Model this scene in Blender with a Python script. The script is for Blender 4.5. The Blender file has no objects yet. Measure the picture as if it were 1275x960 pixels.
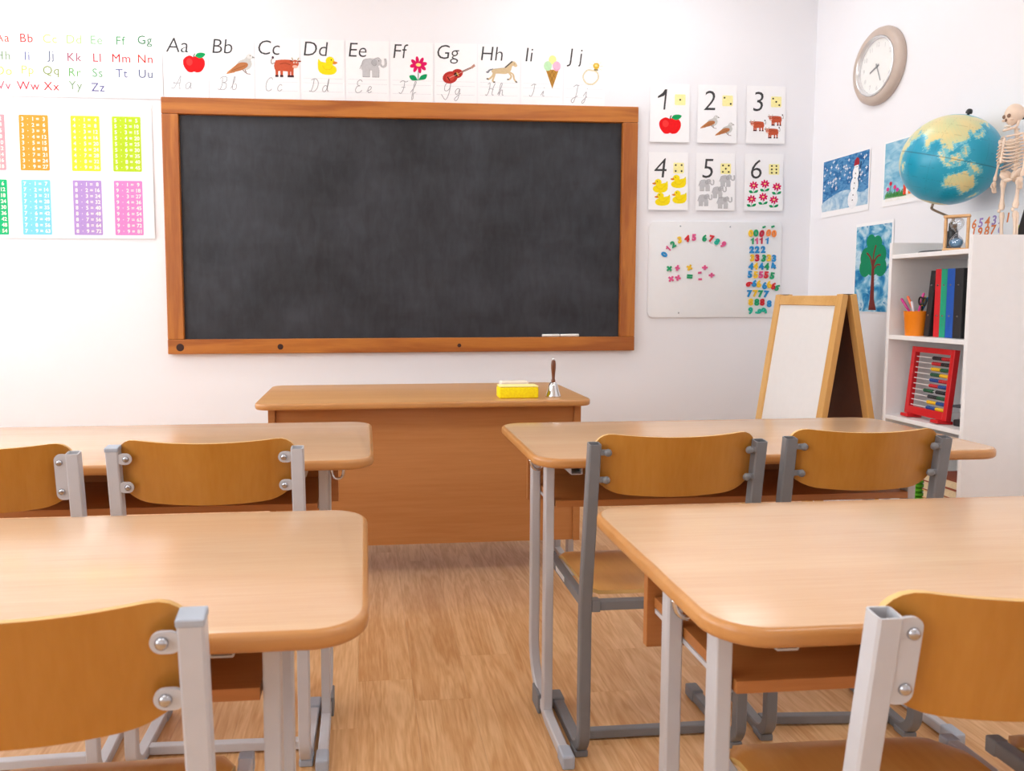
import bpy, bmesh, math, random
import numpy as np
from mathutils import Vector, Matrix
random.seed(7)
S = bpy.context.scene
COL = S.collection
PI = math.pi
R = math.radians

# ------------------------------------------------------------------ camera
cam = bpy.data.cameras.new('camera')
cam_o = bpy.data.objects.new('camera', cam); COL.objects.link(cam_o)
cam.sensor_fit = 'HORIZONTAL'; cam.sensor_width = 36.0
cam.lens = 966.0 * 36.0 / 1275.0
cam.shift_x = (637.5 - 543.0) / 1275.0
cam.shift_y = (446.0 - 480.0) / 1275.0
cam.clip_start = 0.02
_right = Vector((0.99583, -0.09120, -0.00178))
_fwd = Vector((0.09112, 0.99278, -0.07799)).normalized()
_right = (_right - _fwd * _right.dot(_fwd)).normalized()
_up = _right.cross(_fwd).normalized()
cam_o.matrix_world = Matrix(((_right.x, _up.x, -_fwd.x, 0.0), (_right.y, _up.y, -_fwd.y, 0.0),
                             (_right.z, _up.z, -_fwd.z, 1.17), (0, 0, 0, 1)))
cam.dof.use_dof = True
cam.dof.focus_distance = 3.1
cam.dof.aperture_fstop = 9.0
S.camera = cam_o

# ------------------------------------------------------------------ world, exposure
world = bpy.data.worlds.new('daylight'); S.world = world; world.use_nodes = True
_bg = world.node_tree.nodes['Background']
_bg.inputs[0].default_value = (0.93, 0.965, 1.0, 1); _bg.inputs[1].default_value = 6.4
S.view_settings.view_transform = 'Standard'
S.view_settings.look = 'None'
S.view_settings.gamma = 1.0
S.view_settings.use_curve_mapping = False
S.view_settings.exposure = 0.2
LAMP = 12.5            # strength of the ceiling fixtures' diffusers
S.cycles.use_denoising = True
S.cycles.max_bounces = 8
S.cycles.diffuse_bounces = 5
S.cycles.sample_clamp_indirect = 6.0

# room shell (metres): x right, y towards the chalkboard, z up
XL, XR, YF, YB, ZC = -3.0, 2.56, -2.5, 4.30, 3.10
WINS = ((-1.6, 0.2), (0.9, 2.3), (2.75, 4.0))
WZ0, WZ1 = 0.95, 2.65
for (a, b) in WINS:
    l = bpy.data.lights.new('window_portal', 'AREA'); l.shape = 'RECTANGLE'; l.size = WZ1 - WZ0; l.size_y = b - a
    l.cycles.is_portal = True
    lo = bpy.data.objects.new('window_portal', l); COL.objects.link(lo)
    lo.location = (XL - 0.02, (a + b) / 2, (WZ0 + WZ1) / 2); lo.rotation_euler = (0, -PI / 2, 0)

# ------------------------------------------------------------------ materials
def lin(h):
    h = h.lstrip('#'); out = []
    for i in (0, 2, 4):
        c = int(h[i:i + 2], 16) / 255.0
        out.append(c / 12.92 if c <= 0.04045 else ((c + 0.055) / 1.055) ** 2.4)
    return (*out, 1.0)

MATS = {}
def _new(name):
    m = bpy.data.materials.new(name); m.use_nodes = True
    nt = m.node_tree; b = nt.nodes['Principled BSDF']
    return m, nt, b

def plain(name, hexc, rough=0.5, metal=0.0, vary=0.04, scale=30.0, bump=0.0, spec=0.5, emit=None):
    """plain painted / plastic / metal surface with a slight procedural mottle"""
    if name in MATS: return MATS[name]
    m, nt, b = _new(name)
    b.inputs['Roughness'].default_value = rough; b.inputs['Metallic'].default_value = metal
    b.inputs['Specular IOR Level'].default_value = spec
    tc = nt.nodes.new('ShaderNodeTexCoord'); n = nt.nodes.new('ShaderNodeTexNoise')
    n.inputs['Scale'].default_value = scale; n.inputs['Detail'].default_value = 3
    nt.links.new(tc.outputs['Object'], n.inputs['Vector'])
    r = nt.nodes.new('ShaderNodeValToRGB')
    c = lin(hexc)
    r.color_ramp.elements[0].position = 0.3; r.color_ramp.elements[1].position = 0.7
    r.color_ramp.elements[0].color = tuple(max(0, v * (1 - vary)) for v in c[:3]) + (1,)
    r.color_ramp.elements[1].color = tuple(min(1, v * (1 + vary)) for v in c[:3]) + (1,)
    nt.links.new(n.outputs['Fac'], r.inputs[0]); nt.links.new(r.outputs[0], b.inputs['Base Color'])
    if bump:
        bp = nt.nodes.new('ShaderNodeBump'); bp.inputs['Strength'].default_value = bump; bp.inputs['Distance'].default_value = 0.002
        nt.links.new(n.outputs['Fac'], bp.inputs['Height']); nt.links.new(bp.outputs[0], b.inputs['Normal'])
    if emit:
        b.inputs['Emission Color'].default_value = (0.94, 0.97, 1.0, 1); b.inputs['Emission Strength'].default_value = emit
    MATS[name] = m
    return m

def wood(name, dark, light, grain='X', rough=0.35, stretch=14.0, scale=5.0, fine=0.25, rings=0.0, spec=0.5, rand=0.0, knots=0.0, bump=0.02, coat=0.0, freq=26.0):
    """procedural wood: stretched noise along the grain axis, fine fibre streaks, optional cathedral rings and knots"""
    if name in MATS: return MATS[name]
    m, nt, b = _new(name); N = nt.nodes; L = nt.links
    b.inputs['Roughness'].default_value = rough; b.inputs['Specular IOR Level'].default_value = spec
    if coat:
        b.inputs['Coat Weight'].default_value = coat; b.inputs['Coat Roughness'].default_value = 0.12
    tc = N.new('ShaderNodeTexCoord'); mp = N.new('ShaderNodeMapping')
    k = {'X': 0, 'Y': 1, 'Z': 2}[grain]
    s = [scale] * 3; s[k] = scale / stretch
    mp.inputs['Scale'].default_value = s
    L.new(tc.outputs['Object'], mp.inputs['Vector'])
    vec = mp.outputs[0]
    oi = N.new('ShaderNodeObjectInfo')
    if rand:
        ad = N.new('ShaderNodeVectorMath'); ad.operation = 'ADD'
        cb = N.new('ShaderNodeMath'); cb.operation = 'MULTIPLY'; cb.inputs[1].default_value = 40.0
        L.new(oi.outputs['Random'], cb.inputs[0])
        L.new(vec, ad.inputs[0]); L.new(cb.outputs[0], ad.inputs[1]); vec = ad.outputs[0]
    n1 = N.new('ShaderNodeTexNoise'); n1.inputs['Scale'].default_value = 1.0; n1.inputs['Detail'].default_value = 4; n1.inputs['Distortion'].default_value = 0.6
    L.new(vec, n1.inputs['Vector'])
    n2 = N.new('ShaderNodeTexNoise'); n2.inputs['Scale'].default_value = 14.0; n2.inputs['Detail'].default_value = 5
    L.new(vec, n2.inputs['Vector'])
    mx = N.new('ShaderNodeMix'); mx.data_type = 'FLOAT'; mx.inputs[0].default_value = fine
    L.new(n1.outputs['Fac'], mx.inputs[2]); L.new(n2.outputs['Fac'], mx.inputs[3])
    fac = mx.outputs[0]
    if rings:
        w = N.new('ShaderNodeMath'); w.operation = 'MULTIPLY'; w.inputs[1].default_value = freq
        L.new(n1.outputs['Fac'], w.inputs[0])
        sn = N.new('ShaderNodeMath'); sn.operation = 'SINE'; L.new(w.outputs[0], sn.inputs[0])
        sc = N.new('ShaderNodeMath'); sc.operation = 'MULTIPLY_ADD'; sc.inputs[1].default_value = rings * 0.5; L.new(sn.outputs[0], sc.inputs[0]); L.new(fac, sc.inputs[2])
        fac = sc.outputs[0]
    r = N.new('ShaderNodeValToRGB'); r.color_ramp.elements[0].position = 0.32; r.color_ramp.elements[1].position = 0.68
    r.color_ramp.elements[0].color = lin(dark); r.color_ramp.elements[1].color = lin(light)
    L.new(fac, r.inputs[0]); colr = r.outputs[0]
    if knots:
        v = N.new('ShaderNodeTexVoronoi'); v.inputs['Scale'].default_value = knots
        L.new(tc.outputs['Object'], v.inputs['Vector'])
        kr = N.new('ShaderNodeValToRGB'); kr.color_ramp.elements[0].position = 0.03; kr.color_ramp.elements[1].position = 0.09
        kr.color_ramp.elements[0].color = (0.05, 0.018, 0.006, 1); kr.color_ramp.elements[1].color = (1, 1, 1, 1)
        L.new(v.outputs['Distance'], kr.inputs[0])
        km = N.new('ShaderNodeMix'); km.data_type = 'RGBA'; km.blend_type = 'MULTIPLY'; km.inputs[0].default_value = 1
        L.new(colr, km.inputs[6]); L.new(kr.outputs[0], km.inputs[7]); colr = km.outputs[2]
    if rand:
        hs = N.new('ShaderNodeHueSaturation')
        mr = N.new('ShaderNodeMapRange'); mr.inputs[3].default_value = 1 - rand; mr.inputs[4].default_value = 1 + rand
        L.new(oi.outputs['Random'], mr.inputs[0]); L.new(mr.outputs[0], hs.inputs['Value']); L.new(colr, hs.inputs['Color']); colr = hs.outputs[0]
    L.new(colr, b.inputs['Base Color'])
    if bump:
        bp = N.new('ShaderNodeBump'); bp.inputs['Strength'].default_value = bump; bp.inputs['Distance'].default_value = 0.001
        L.new(n2.outputs['Fac'], bp.inputs['Height']); L.new(bp.outputs[0], b.inputs['Normal'])
    MATS[name] = m
    return m

def paint(name, cols, scale=18.0, stretch=(1, 1, 1), rough=0.8):
    """brushy watercolour paint"""
    if name in MATS: return MATS[name]
    m, nt, b = _new(name); b.inputs['Roughness'].default_value = rough; b.inputs['Specular IOR Level'].default_value = 0.2
    tc = nt.nodes.new('ShaderNodeTexCoord'); mp = nt.nodes.new('ShaderNodeMapping'); mp.inputs['Scale'].default_value = stretch
    n = nt.nodes.new('ShaderNodeTexNoise'); n.inputs['Scale'].default_value = scale; n.inputs['Detail'].default_value = 5; n.inputs['Distortion'].default_value = 0.8
    r = nt.nodes.new('ShaderNodeValToRGB')
    while len(r.color_ramp.elements) < len(cols): r.color_ramp.elements.new(0.5)
    for i, c in enumerate(cols):
        r.color_ramp.elements[i].position = 0.3 + 0.4 * i / (len(cols) - 1); r.color_ramp.elements[i].color = lin(c)
    nt.links.new(tc.outputs['Object'], mp.inputs[0]); nt.links.new(mp.outputs[0], n.inputs['Vector'])
    nt.links.new(n.outputs['Fac'], r.inputs[0]); nt.links.new(r.outputs[0], b.inputs['Base Color'])
    MATS[name] = m
    return m

def clear(name, tint=(1, 1, 1), amount=0.08):
    """thin clear sheet: mostly transparent with a fresnel gloss"""
    if name in MATS: return MATS[name]
    m = bpy.data.materials.new(name); m.use_nodes = True; nt = m.node_tree; nt.nodes.clear()
    o = nt.nodes.new('ShaderNodeOutputMaterial'); t = nt.nodes.new('ShaderNodeBsdfTransparent'); g = nt.nodes.new('ShaderNodeBsdfGlossy')
    t.inputs[0].default_value = (*tint, 1); g.inputs['Roughness'].default_value = 0.03
    lw = nt.nodes.new('ShaderNodeLayerWeight'); lw.inputs[0].default_value = 0.5
    fr = nt.nodes.new('ShaderNodeMath'); fr.operation = 'POWER'; fr.inputs[1].default_value = 4.0; nt.links.new(lw.outputs['Facing'], fr.inputs[0])
    ad = nt.nodes.new('ShaderNodeMath'); ad.operation = 'MULTIPLY_ADD'; ad.inputs[1].default_value = 0.5; ad.inputs[2].default_value = amount * 0.5; ad.use_clamp = True
    mx = nt.nodes.new('ShaderNodeMixShader')
    nt.links.new(fr.outputs[0], ad.inputs[0]); nt.links.new(ad.outputs[0], mx.inputs[0])
    nt.links.new(t.outputs[0], mx.inputs[1]); nt.links.new(g.outputs[0], mx.inputs[2]); nt.links.new(mx.outputs[0], o.inputs[0])
    MATS[name] = m
    return m

def slate():
    if 'slate' in MATS: return MATS['slate']
    m, nt, b = _new('slate'); N = nt.nodes; L = nt.links
    b.inputs['Roughness'].default_value = 0.42; b.inputs['Specular IOR Level'].default_value = 0.36
    tc = N.new('ShaderNodeTexCoord')
    def nz(sc, stretch, det=5):
        mp = N.new('ShaderNodeMapping'); mp.inputs['Scale'].default_value = stretch
        n = N.new('ShaderNodeTexNoise'); n.inputs['Scale'].default_value = sc; n.inputs['Detail'].default_value = det; n.inputs['Distortion'].default_value = 0.5
        L.new(tc.outputs['Object'], mp.inputs[0]); L.new(mp.outputs[0], n.inputs['Vector']); return n.outputs['Fac']
    a = nz(2.2, (1, 1, 1)); s1 = nz(9.0, (3.0, 0.35, 1)); s2 = nz(7.0, (0.4, 2.2, 1))
    m1 = N.new('ShaderNodeMix'); m1.data_type = 'FLOAT'; m1.inputs[0].default_value = 0.5; L.new(s1, m1.inputs[2]); L.new(s2, m1.inputs[3])
    m2 = N.new('ShaderNodeMix'); m2.data_type = 'FLOAT'; m2.inputs[0].default_value = 0.5; L.new(a, m2.inputs[2]); L.new(m1.outputs[0], m2.inputs[3])
    r = N.new('ShaderNodeValToRGB'); r.color_ramp.elements[0].position = 0.38; r.color_ramp.elements[1].position = 0.64
    r.color_ramp.elements[0].color = lin('#1d1f24'); r.color_ramp.elements[1].color = lin('#393c43')
    L.new(m2.outputs[0], r.inputs[0]); L.new(r.outputs[0], b.inputs['Base Color'])
    MATS['slate'] = m
    return m

WALL = plain('wall_paint', '#f0f0f4', 0.9, vary=0.008, scale=3.0, spec=0.2)
CEIL = plain('ceiling_paint', '#f4f4f2', 0.9, vary=0.008, spec=0.2)
PLANK = wood('oak_laminate', '#c8915a', '#e7bc8a', 'Y', 0.36, stretch=12, scale=11, fine=0.42, rings=0.15, rand=0.025, spec=0.4, freq=62.0)
SEAM = plain('floor_underlay', '#a87c50', 0.9)
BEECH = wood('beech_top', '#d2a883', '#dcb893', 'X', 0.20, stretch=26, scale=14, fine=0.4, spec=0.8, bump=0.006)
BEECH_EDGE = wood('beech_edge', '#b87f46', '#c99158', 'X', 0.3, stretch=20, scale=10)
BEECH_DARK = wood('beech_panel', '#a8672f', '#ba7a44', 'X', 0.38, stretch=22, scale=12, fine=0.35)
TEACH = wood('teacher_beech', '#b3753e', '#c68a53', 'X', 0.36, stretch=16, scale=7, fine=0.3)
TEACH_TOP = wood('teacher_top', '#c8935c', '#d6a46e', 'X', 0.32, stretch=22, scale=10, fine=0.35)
PLY = wood('plywood_back', '#ac7026', '#bf853a', 'Z', 0.26, stretch=7, scale=7, fine=0.25, spec=0.5, rand=0.03)
PLY_SEAT = wood('plywood_seat', '#c98b40', '#e0a860', 'Y', 0.3, stretch=7, scale=7, fine=0.25, rand=0.03)
PLY_EDGE = wood('plywood_edge', '#d6a860', '#e6bf80', 'X', 0.5, stretch=10, scale=10)
PINE = wood('pine_frame', '#9c5418', '#bd742b', 'X', 0.34, stretch=11, scale=9, fine=0.25, rings=0.2)
PINE_V = wood('pine_frame_upright', '#9c5418', '#bd742b', 'Z', 0.34, stretch=11, scale=9, fine=0.25, rings=0.2)
EASEL_W = wood('easel_wood', '#d29b52', '#e6b974', 'Z', 0.4, stretch=12, scale=8, fine=0.3)
EASEL_X = wood('easel_wood_rail', '#d29b52', '#e6b974', 'X', 0.4, stretch=12, scale=8, fine=0.3)
GREY_L = plain('light_grey_steel', '#c3c3c7', 0.35, vary=0.02, spec=0.5)
GREY_D = plain('dark_grey_steel', '#77787b', 0.38, vary=0.03, spec=0.5)
CAP_L = plain('light_grey_cap', '#a9b1bd', 0.5)
CAP_D = plain('dark_grey_cap', '#7d7f83', 0.55)
INSIDE = plain('tube_inside', '#2c2d30', 0.8)
STEEL = plain('bright_steel', '#b9bcc2', 0.25, 1.0)
CHROME = plain('chrome', '#d9dadc', 0.12, 1.0)
WHITE = plain('white_melamine', '#efeeee', 0.4, vary=0.01)
SIDE_GREY = plain('bookcase_side_melamine', '#e3e0df', 0.45, vary=0.01)
PAPER = plain('paper', '#f6f6f8', 0.8, vary=0.006, spec=0.2)
INK = plain('black_ink', '#3a3a3d', 0.8)
PENCIL = plain('pencil_grey', '#aeb0b4', 0.9)
RULE = plain('rule_line', '#d5d9e0', 0.9)
BLACK = plain('black_plastic', '#1d1d20', 0.42)
def pr_ink(h): return plain('print_' + h.lstrip('#'), h, 0.8, vary=0.05, scale=80, spec=0.2)

# ------------------------------------------------------------------ mesh helpers
def obj(name, bm, mats, parent=None, loc=(0, 0, 0), rot=(0, 0, 0), smooth=False, kind=None, label=None):
    if isinstance(bm, bmesh.types.BMesh):
        bmesh.ops.recalc_face_normals(bm, faces=bm.faces)
        me = bpy.data.meshes.new(name); bm.to_mesh(me); bm.free()
    else:
        me = bm
    o = bpy.data.objects.new(name, me); COL.objects.link(o)
    if not isinstance(mats, (list, tuple)): mats = [mats]
    if len(me.materials) == 0:
        for m in mats: me.materials.append(m)
    if smooth is True:
        for p in me.polygons: p.use_smooth = True
    elif smooth:
        for p in me.polygons: p.use_smooth = True
        me.set_sharp_from_angle(angle=R(smooth))
    o.parent = parent; o.location = loc; o.rotation_euler = rot
    if kind: o['kind'] = kind
    if label: o['label'] = label
    return o

def tag(o, label, cat, group=None):
    o['label'] = label; o['category'] = cat
    if group: o['group'] = group
    return o

def thing(name, label, cat, loc=(0, 0, 0), rz=0.0, group=None, rot=None):
    o = bpy.data.objects.new(name, None); COL.objects.link(o); o.empty_display_size = 0.05
    o.location = loc; o.rotation_euler = rot if rot else (0, 0, rz)
    return tag(o, label, cat, group)

def struct(name, bm, m, parent=None, **k):
    o = obj(name, bm, m, parent, **k); o['kind'] = 'structure'
    return o

def box(x0, x1, y0, y1, z0, z1, bev=0.0, seg=2, bm=None):
    own = bmesh.new()
    bmesh.ops.create_cube(own, size=1.0)
    for v in own.verts:
        v.co = Vector(((x0 + x1) / 2 + v.co.x * (x1 - x0), (y0 + y1) / 2 + v.co.y * (y1 - y0), (z0 + z1) / 2 + v.co.z * (z1 - z0)))
    if bev:
        bmesh.ops.bevel(own, geom=own.edges[:] , offset=bev, segments=seg, profile=0.5, affect='EDGES')
    return join(bm, own)

def join(bm, own):
    if bm is None: return own
    me = bpy.data.meshes.new('tmp'); own.to_mesh(me); own.free(); bm.from_mesh(me); bpy.data.meshes.remove(me)
    return bm

def xform(bm, M):
    bmesh.ops.transform(bm, matrix=M, verts=bm.verts[:]); return bm

def lathe(profile, n=32, bm=None, cap=True):
    """revolve (r, z) profile around z"""
    own = bmesh.new(); rings = []
    for (r, z) in profile:
        if r < 1e-6: rings.append([own.verts.new((0, 0, z))])
        else: rings.append([own.verts.new((r * math.cos(2 * PI * i / n), r * math.sin(2 * PI * i / n), z)) for i in range(n)])
    for a, b in zip(rings, rings[1:]):
        for i in range(n):
            j = (i + 1) % n
            if len(a) == 1 and len(b) == 1: continue
            if len(a) == 1: own.faces.new((a[0], b[i], b[j]))
            elif len(b) == 1: own.faces.new((a[i], a[j], b[0]))
            else: own.faces.new((a[i], a[j], b[j], b[i]))
    if cap:
        for r_ in (rings[0], rings[-1]):
            if len(r_) > 1: own.faces.new(r_)
    return join(bm, own)

def smooth_path(pts, n=6):
    P = [Vector(p) for p in pts]; out = []
    for i in range(len(P) - 1):
        p0 = P[i - 1] if i else P[i] * 2 - P[i + 1]; p1 = P[i]; p2 = P[i + 1]; p3 = P[i + 2] if i + 2 < len(P) else P[i + 1] * 2 - P[i]
        for k in range(n):
            t = k / n
            out.append(0.5 * ((2 * p1) + (p2 - p0) * t + (2 * p0 - 5 * p1 + 4 * p2 - p3) * t * t + (3 * p1 - p0 - 3 * p2 + p3) * t ** 3))
    out.append(P[-1]); return out

def tube(pts, rad, n=10, bm=None):
    """round tube along a polyline; rad a number or list"""
    own = bmesh.new(); P = [Vector(p) for p in pts]; rings = []
    rr = rad if isinstance(rad, (list, tuple)) else [rad] * len(P)
    prev = None
    for i, p in enumerate(P):
        t = (P[min(i + 1, len(P) - 1)] - P[max(i - 1, 0)]).normalized()
        if prev is None:
            a = Vector((0, 0, 1)) if abs(t.z) < 0.9 else Vector((1, 0, 0)); u = t.cross(a).normalized()
        else: u = (prev - t * prev.dot(t)).normalized()
        prev = u; v = t.cross(u)
        rings.append([own.verts.new(p + (u * math.cos(2 * PI * k / n) + v * math.sin(2 * PI * k / n)) * rr[i]) for k in range(n)])
    for a, b in zip(rings, rings[1:]):
        for k in range(n): own.faces.new((a[k], a[(k + 1) % n], b[(k + 1) % n], b[k]))
    own.faces.new(rings[0]); own.faces.new(rings[-1])
    return join(bm, own)

def sweep_yz(path, x0, x1, t, bm=None, bev=0.003, hollow=False):
    """rectangular tube following a path of (y, z) points in the y-z plane, width x0..x1, thickness t"""
    own = bmesh.new(); P = [Vector((0, y, z)) for (y, z) in path]; secs = []
    for i, p in enumerate(P):
        d1 = (P[i] - P[i - 1]).normalized() if i else None
        d2 = (P[i + 1] - P[i]).normalized() if i + 1 < len(P) else None
        d = ((d1 or d2) + (d2 or d1)).normalized()
        nrm = Vector((0, -d.z, d.y)); k = 1.0
        if d1 and d2: k = 1.0 / max(0.5, d.dot(d1))
        h = nrm * (t / 2 * k)
        c = []
        for (sx, sh) in ((x0, 1), (x1, 1), (x1, -1), (x0, -1)):
            c.append(p + Vector((sx, 0, 0)) + h * sh)
        if bev:
            q = []
            for j in range(4):
                e1 = (c[j - 1] - c[j]).normalized(); e2 = (c[(j + 1) % 4] - c[j]).normalized()
                q += [c[j] + e1 * bev, c[j] + e2 * bev]
            c = q
        secs.append([own.verts.new(v) for v in c])
    for a, b in zip(secs, secs[1:]):
        n = len(a)
        for k in range(n): own.faces.new((a[k], a[(k + 1) % n], b[(k + 1) % n], b[k]))
    own.faces.new(secs[-1])
    f = own.faces.new(secs[0])
    if hollow:
        bmesh.ops.recalc_face_normals(own, faces=own.faces)
        bmesh.ops.inset_individual(own, faces=[f], thickness=0.0028)
        r_ = bmesh.ops.extrude_face_region(own, geom=[f]); vs = [v for v in r_['geom'] if isinstance(v, bmesh.types.BMVert)]
        d = (P[1] - P[0]).normalized() * 0.06
        bmesh.ops.translate(own, verts=vs, vec=d)
        bmesh.ops.delete(own, geom=[f], context='FACES_ONLY')
    return join(bm, own)

def arc(cy, cz, r, a0, a1, n=8):
    return [(cy + r * math.cos(R(a0 + (a1 - a0) * i / n)), cz + r * math.sin(R(a0 + (a1 - a0) * i / n))) for i in range(n + 1)]

def round_rect(w, h, r, n=6, cx=0.0, cy=0.0):
    pts = []
    rs = r if isinstance(r, (list, tuple)) else (r,) * 4
    for (sx, sy, a0, rr) in ((1, 1, 0, rs[0]), (-1, 1, 90, rs[1]), (-1, -1, 180, rs[2]), (1, -1, 270, rs[3])):
        for i in range(n + 1):
            a = R(a0 + 90 * i / n)
            pts.append((cx + sx * (w / 2 - rr) + rr * math.cos(a), cy + sy * (h / 2 - rr) + rr * math.sin(a)))
    return pts

def slab(pts, z0, z1, bev=0.0, seg=3, bm=None, side_mat=None):
    """extrude a closed 2-D outline from z0 to z1, optional bullnose on the rim"""
    own = bmesh.new()
    f = own.faces.new([own.verts.new((x, y, z0)) for (x, y) in pts])
    r_ = bmesh.ops.extrude_face_region(own, geom=[f])
    bmesh.ops.translate(own, verts=[v for v in r_['geom'] if isinstance(v, bmesh.types.BMVert)], vec=(0, 0, z1 - z0))
    bmesh.ops.recalc_face_normals(own, faces=own.faces)
    if bev:
        ed = [e for e in own.edges if abs(e.verts[0].co.z - e.verts[1].co.z) < 1e-6 and len(e.link_faces) == 2]
        bmesh.ops.bevel(own, geom=ed, offset=bev, segments=seg, profile=0.5, affect='EDGES')
    if side_mat is not None:
        own.normal_update()
        for q in own.faces:
            if abs(q.normal.z) < 0.97: q.material_index = side_mat
    return join(bm, own)

GLY = {}
def one_mesh(h, thick, w=0.115):
    """numeral 1 with a flag, centred"""
    P = [(.30, -.5), (.30 - w, -.5), (.30 - w, .24), (.30 - w - .06, .17), (-.14, .06), (-.14, .06 + w), (.08, .32), (.19, .5), (.30, .5)]
    bm = slab([((x - .08) * h, y * h) for (x, y) in P], 0, thick) ; bmesh.ops.recalc_face_normals(bm, faces=bm.faces)
    me = bpy.data.meshes.new('numeral'); bm.to_mesh(me); bm.free(); return me
def glyph(s, size, extr=0.00012, bevel=0.0, shear=0.0, align='CENTER', spacing=1.0, line=1.0, center=True, offset=0.0):
    key = (s, size, extr, bevel, shear, align, spacing, line, center, offset)
    if key in GLY: return GLY[key]
    c = bpy.data.curves.new('lettering', 'FONT'); c.body = s; c.size = size; c.extrude = extr; c.bevel_depth = bevel; c.shear = shear
    c.align_x = align; c.space_character = spacing; c.space_line = line; c.offset = offset; c.resolution_u = 3; c.bevel_resolution = 1
    o = bpy.data.objects.new('lettering', c); COL.objects.link(o)
    bpy.context.view_layer.update()
    dg = bpy.context.evaluated_depsgraph_get()
    me = bpy.data.meshes.new_from_object(o.evaluated_get(dg), depsgraph=dg)
    bpy.data.objects.remove(o); bpy.data.curves.remove(c)
    n = len(me.vertices); a = np.zeros(n * 3); me.vertices.foreach_get('co', a); a = a.reshape(-1, 3)
    if center and n:
        a[:, :2] -= (a[:, :2].min(0) + a[:, :2].max(0)) / 2
        me.vertices.foreach_set('co', a.ravel())
    me.materials.clear()
    GLY[key] = me
    return me

def text(name, s, size, m, parent, x, y, z=0.0006, rot=0.0, **k):
    me = glyph(s, size, **k).copy()
    return obj(name, me, m, parent, loc=(x, y, z), rot=(0, 0, rot))

# flat printed art: lists of (hex colour, polygon) layers stacked a hair apart, one mesh per picture
def ell(cx, cy, rx, ry, n=18, a=0.0):
    ca, sa = math.cos(R(a)), math.sin(R(a))
    return [(cx + rx * math.cos(2 * PI * i / n) * ca - ry * math.sin(2 * PI * i / n) * sa, cy + rx * math.cos(2 * PI * i / n) * sa + ry * math.sin(2 * PI * i / n) * ca) for i in range(n)]

def stroke(pts, w):
    P = [Vector((x, y, 0)) for (x, y) in pts]; l, r_ = [], []
    for i, p in enumerate(P):
        t = (P[min(i + 1, len(P) - 1)] - P[max(i - 1, 0)]); t = t.normalized() if t.length > 0 else Vector((1, 0, 0))
        nn = Vector((-t.y, t.x, 0)) * (w / 2)
        l.append(p + nn); r_.append(p - nn)
    return ('strip', [(v.x, v.y) for v in l], [(v.x, v.y) for v in r_])

def curve2(pts, n=5): return [(v.x, v.y) for v in smooth_path([(x, y, 0) for (x, y) in pts], n)]

def art_mesh(layers, sx, sy, lift=0.00025, thick=0.00012):
    bm = bmesh.new(); mats = []; idx = {}
    for i, (c, poly) in enumerate(layers):
        if c not in idx: idx[c] = len(mats); mats.append(pr_ink(c) if isinstance(c, str) and c[0] == '#' else MATS[c])
        z = i * lift * 0.25
        def V(p): return bm.verts.new((p[0] * sx, p[1] * sy, z + thick))
        if poly[0] == 'strip':
            l = [V(p) for p in poly[1]]; r_ = [V(p) for p in poly[2]]
            for k in range(len(l) - 1):
                try: bm.faces.new((l[k], r_[k], r_[k + 1], l[k + 1])).material_index = idx[c]
                except ValueError: pass
        else:
            f = bm.faces.new([V(p) for p in poly]); f.material_index = idx[c]
            f.normal_update()
            if f.normal.z < 0: f.normal_flip()
    me = bpy.data.meshes.new('picture'); bm.to_mesh(me); bm.free()
    for m in mats: me.materials.append(m)
    return me

def art(name, layers, parent, x, y, sx, sy=None, z=0.0006, mesh=None):
    me = mesh or art_mesh(layers, sx, sy or sx)
    return obj(name, me, [], parent, loc=(x, y, z))

# ================================================================== the setting
T = 0.12
floor = struct('floor', box(XL, XR, YF, YB, -0.05, -0.0075), SEAM)
PW, PLN = 0.165, 1.2
_pl = {}
col_i = 0; x = XL
while x < XR - 0.01:
    x1 = min(x + PW, XR); y = YF - random.choice((0.0, 0.4, 0.8)) - (col_i % 3) * 0.13
    while y < YB - 0.01:
        a, b = max(y, YF), min(y + PLN, YB)
        if b - a > 0.02:
            key = (round(x1 - x, 3), round(b - a, 3))
            if key not in _pl:
                bm = box(0, key[0] - 0.0003, 0, key[1] - 0.0003, -0.0075, 0.0, bev=0.0002, seg=1)
                me = bpy.data.meshes.new('plank'); bmesh.ops.recalc_face_normals(bm, faces=bm.faces); bm.to_mesh(me); bm.free(); me.materials.append(PLANK); _pl[key] = me
            obj('plank', _pl[key], PLANK, floor, loc=(x, a, 0))
        y += PLN
    x += PW; col_i += 1
struct('ceiling', box(XL - T, XR + T, YF - T, YB + T, ZC, ZC + T), CEIL)
struct('wall_back', box(XL - T, XR + T, YB, YB + T, -0.05, ZC), WALL)
struct('wall_right', box(XR, XR + T, YF - T, YB, -0.05, ZC), WALL)
struct('wall_front', box(XL - T, XR + T, YF - T, YF, -0.05, ZC), WALL)
bm = bmesh.new()
box(XL - T, XL, YF, YB, -0.05, WZ0, bm=bm); box(XL - T, XL, YF, YB, WZ1, ZC, bm=bm)
ed = [YF] + [v for w in WINS for v in w] + [YB]
for i in range(0, len(ed), 2): box(XL - T, XL, ed[i], ed[i + 1], WZ0, WZ1, bm=bm)
struct('wall_left', bm, WALL)
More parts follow.
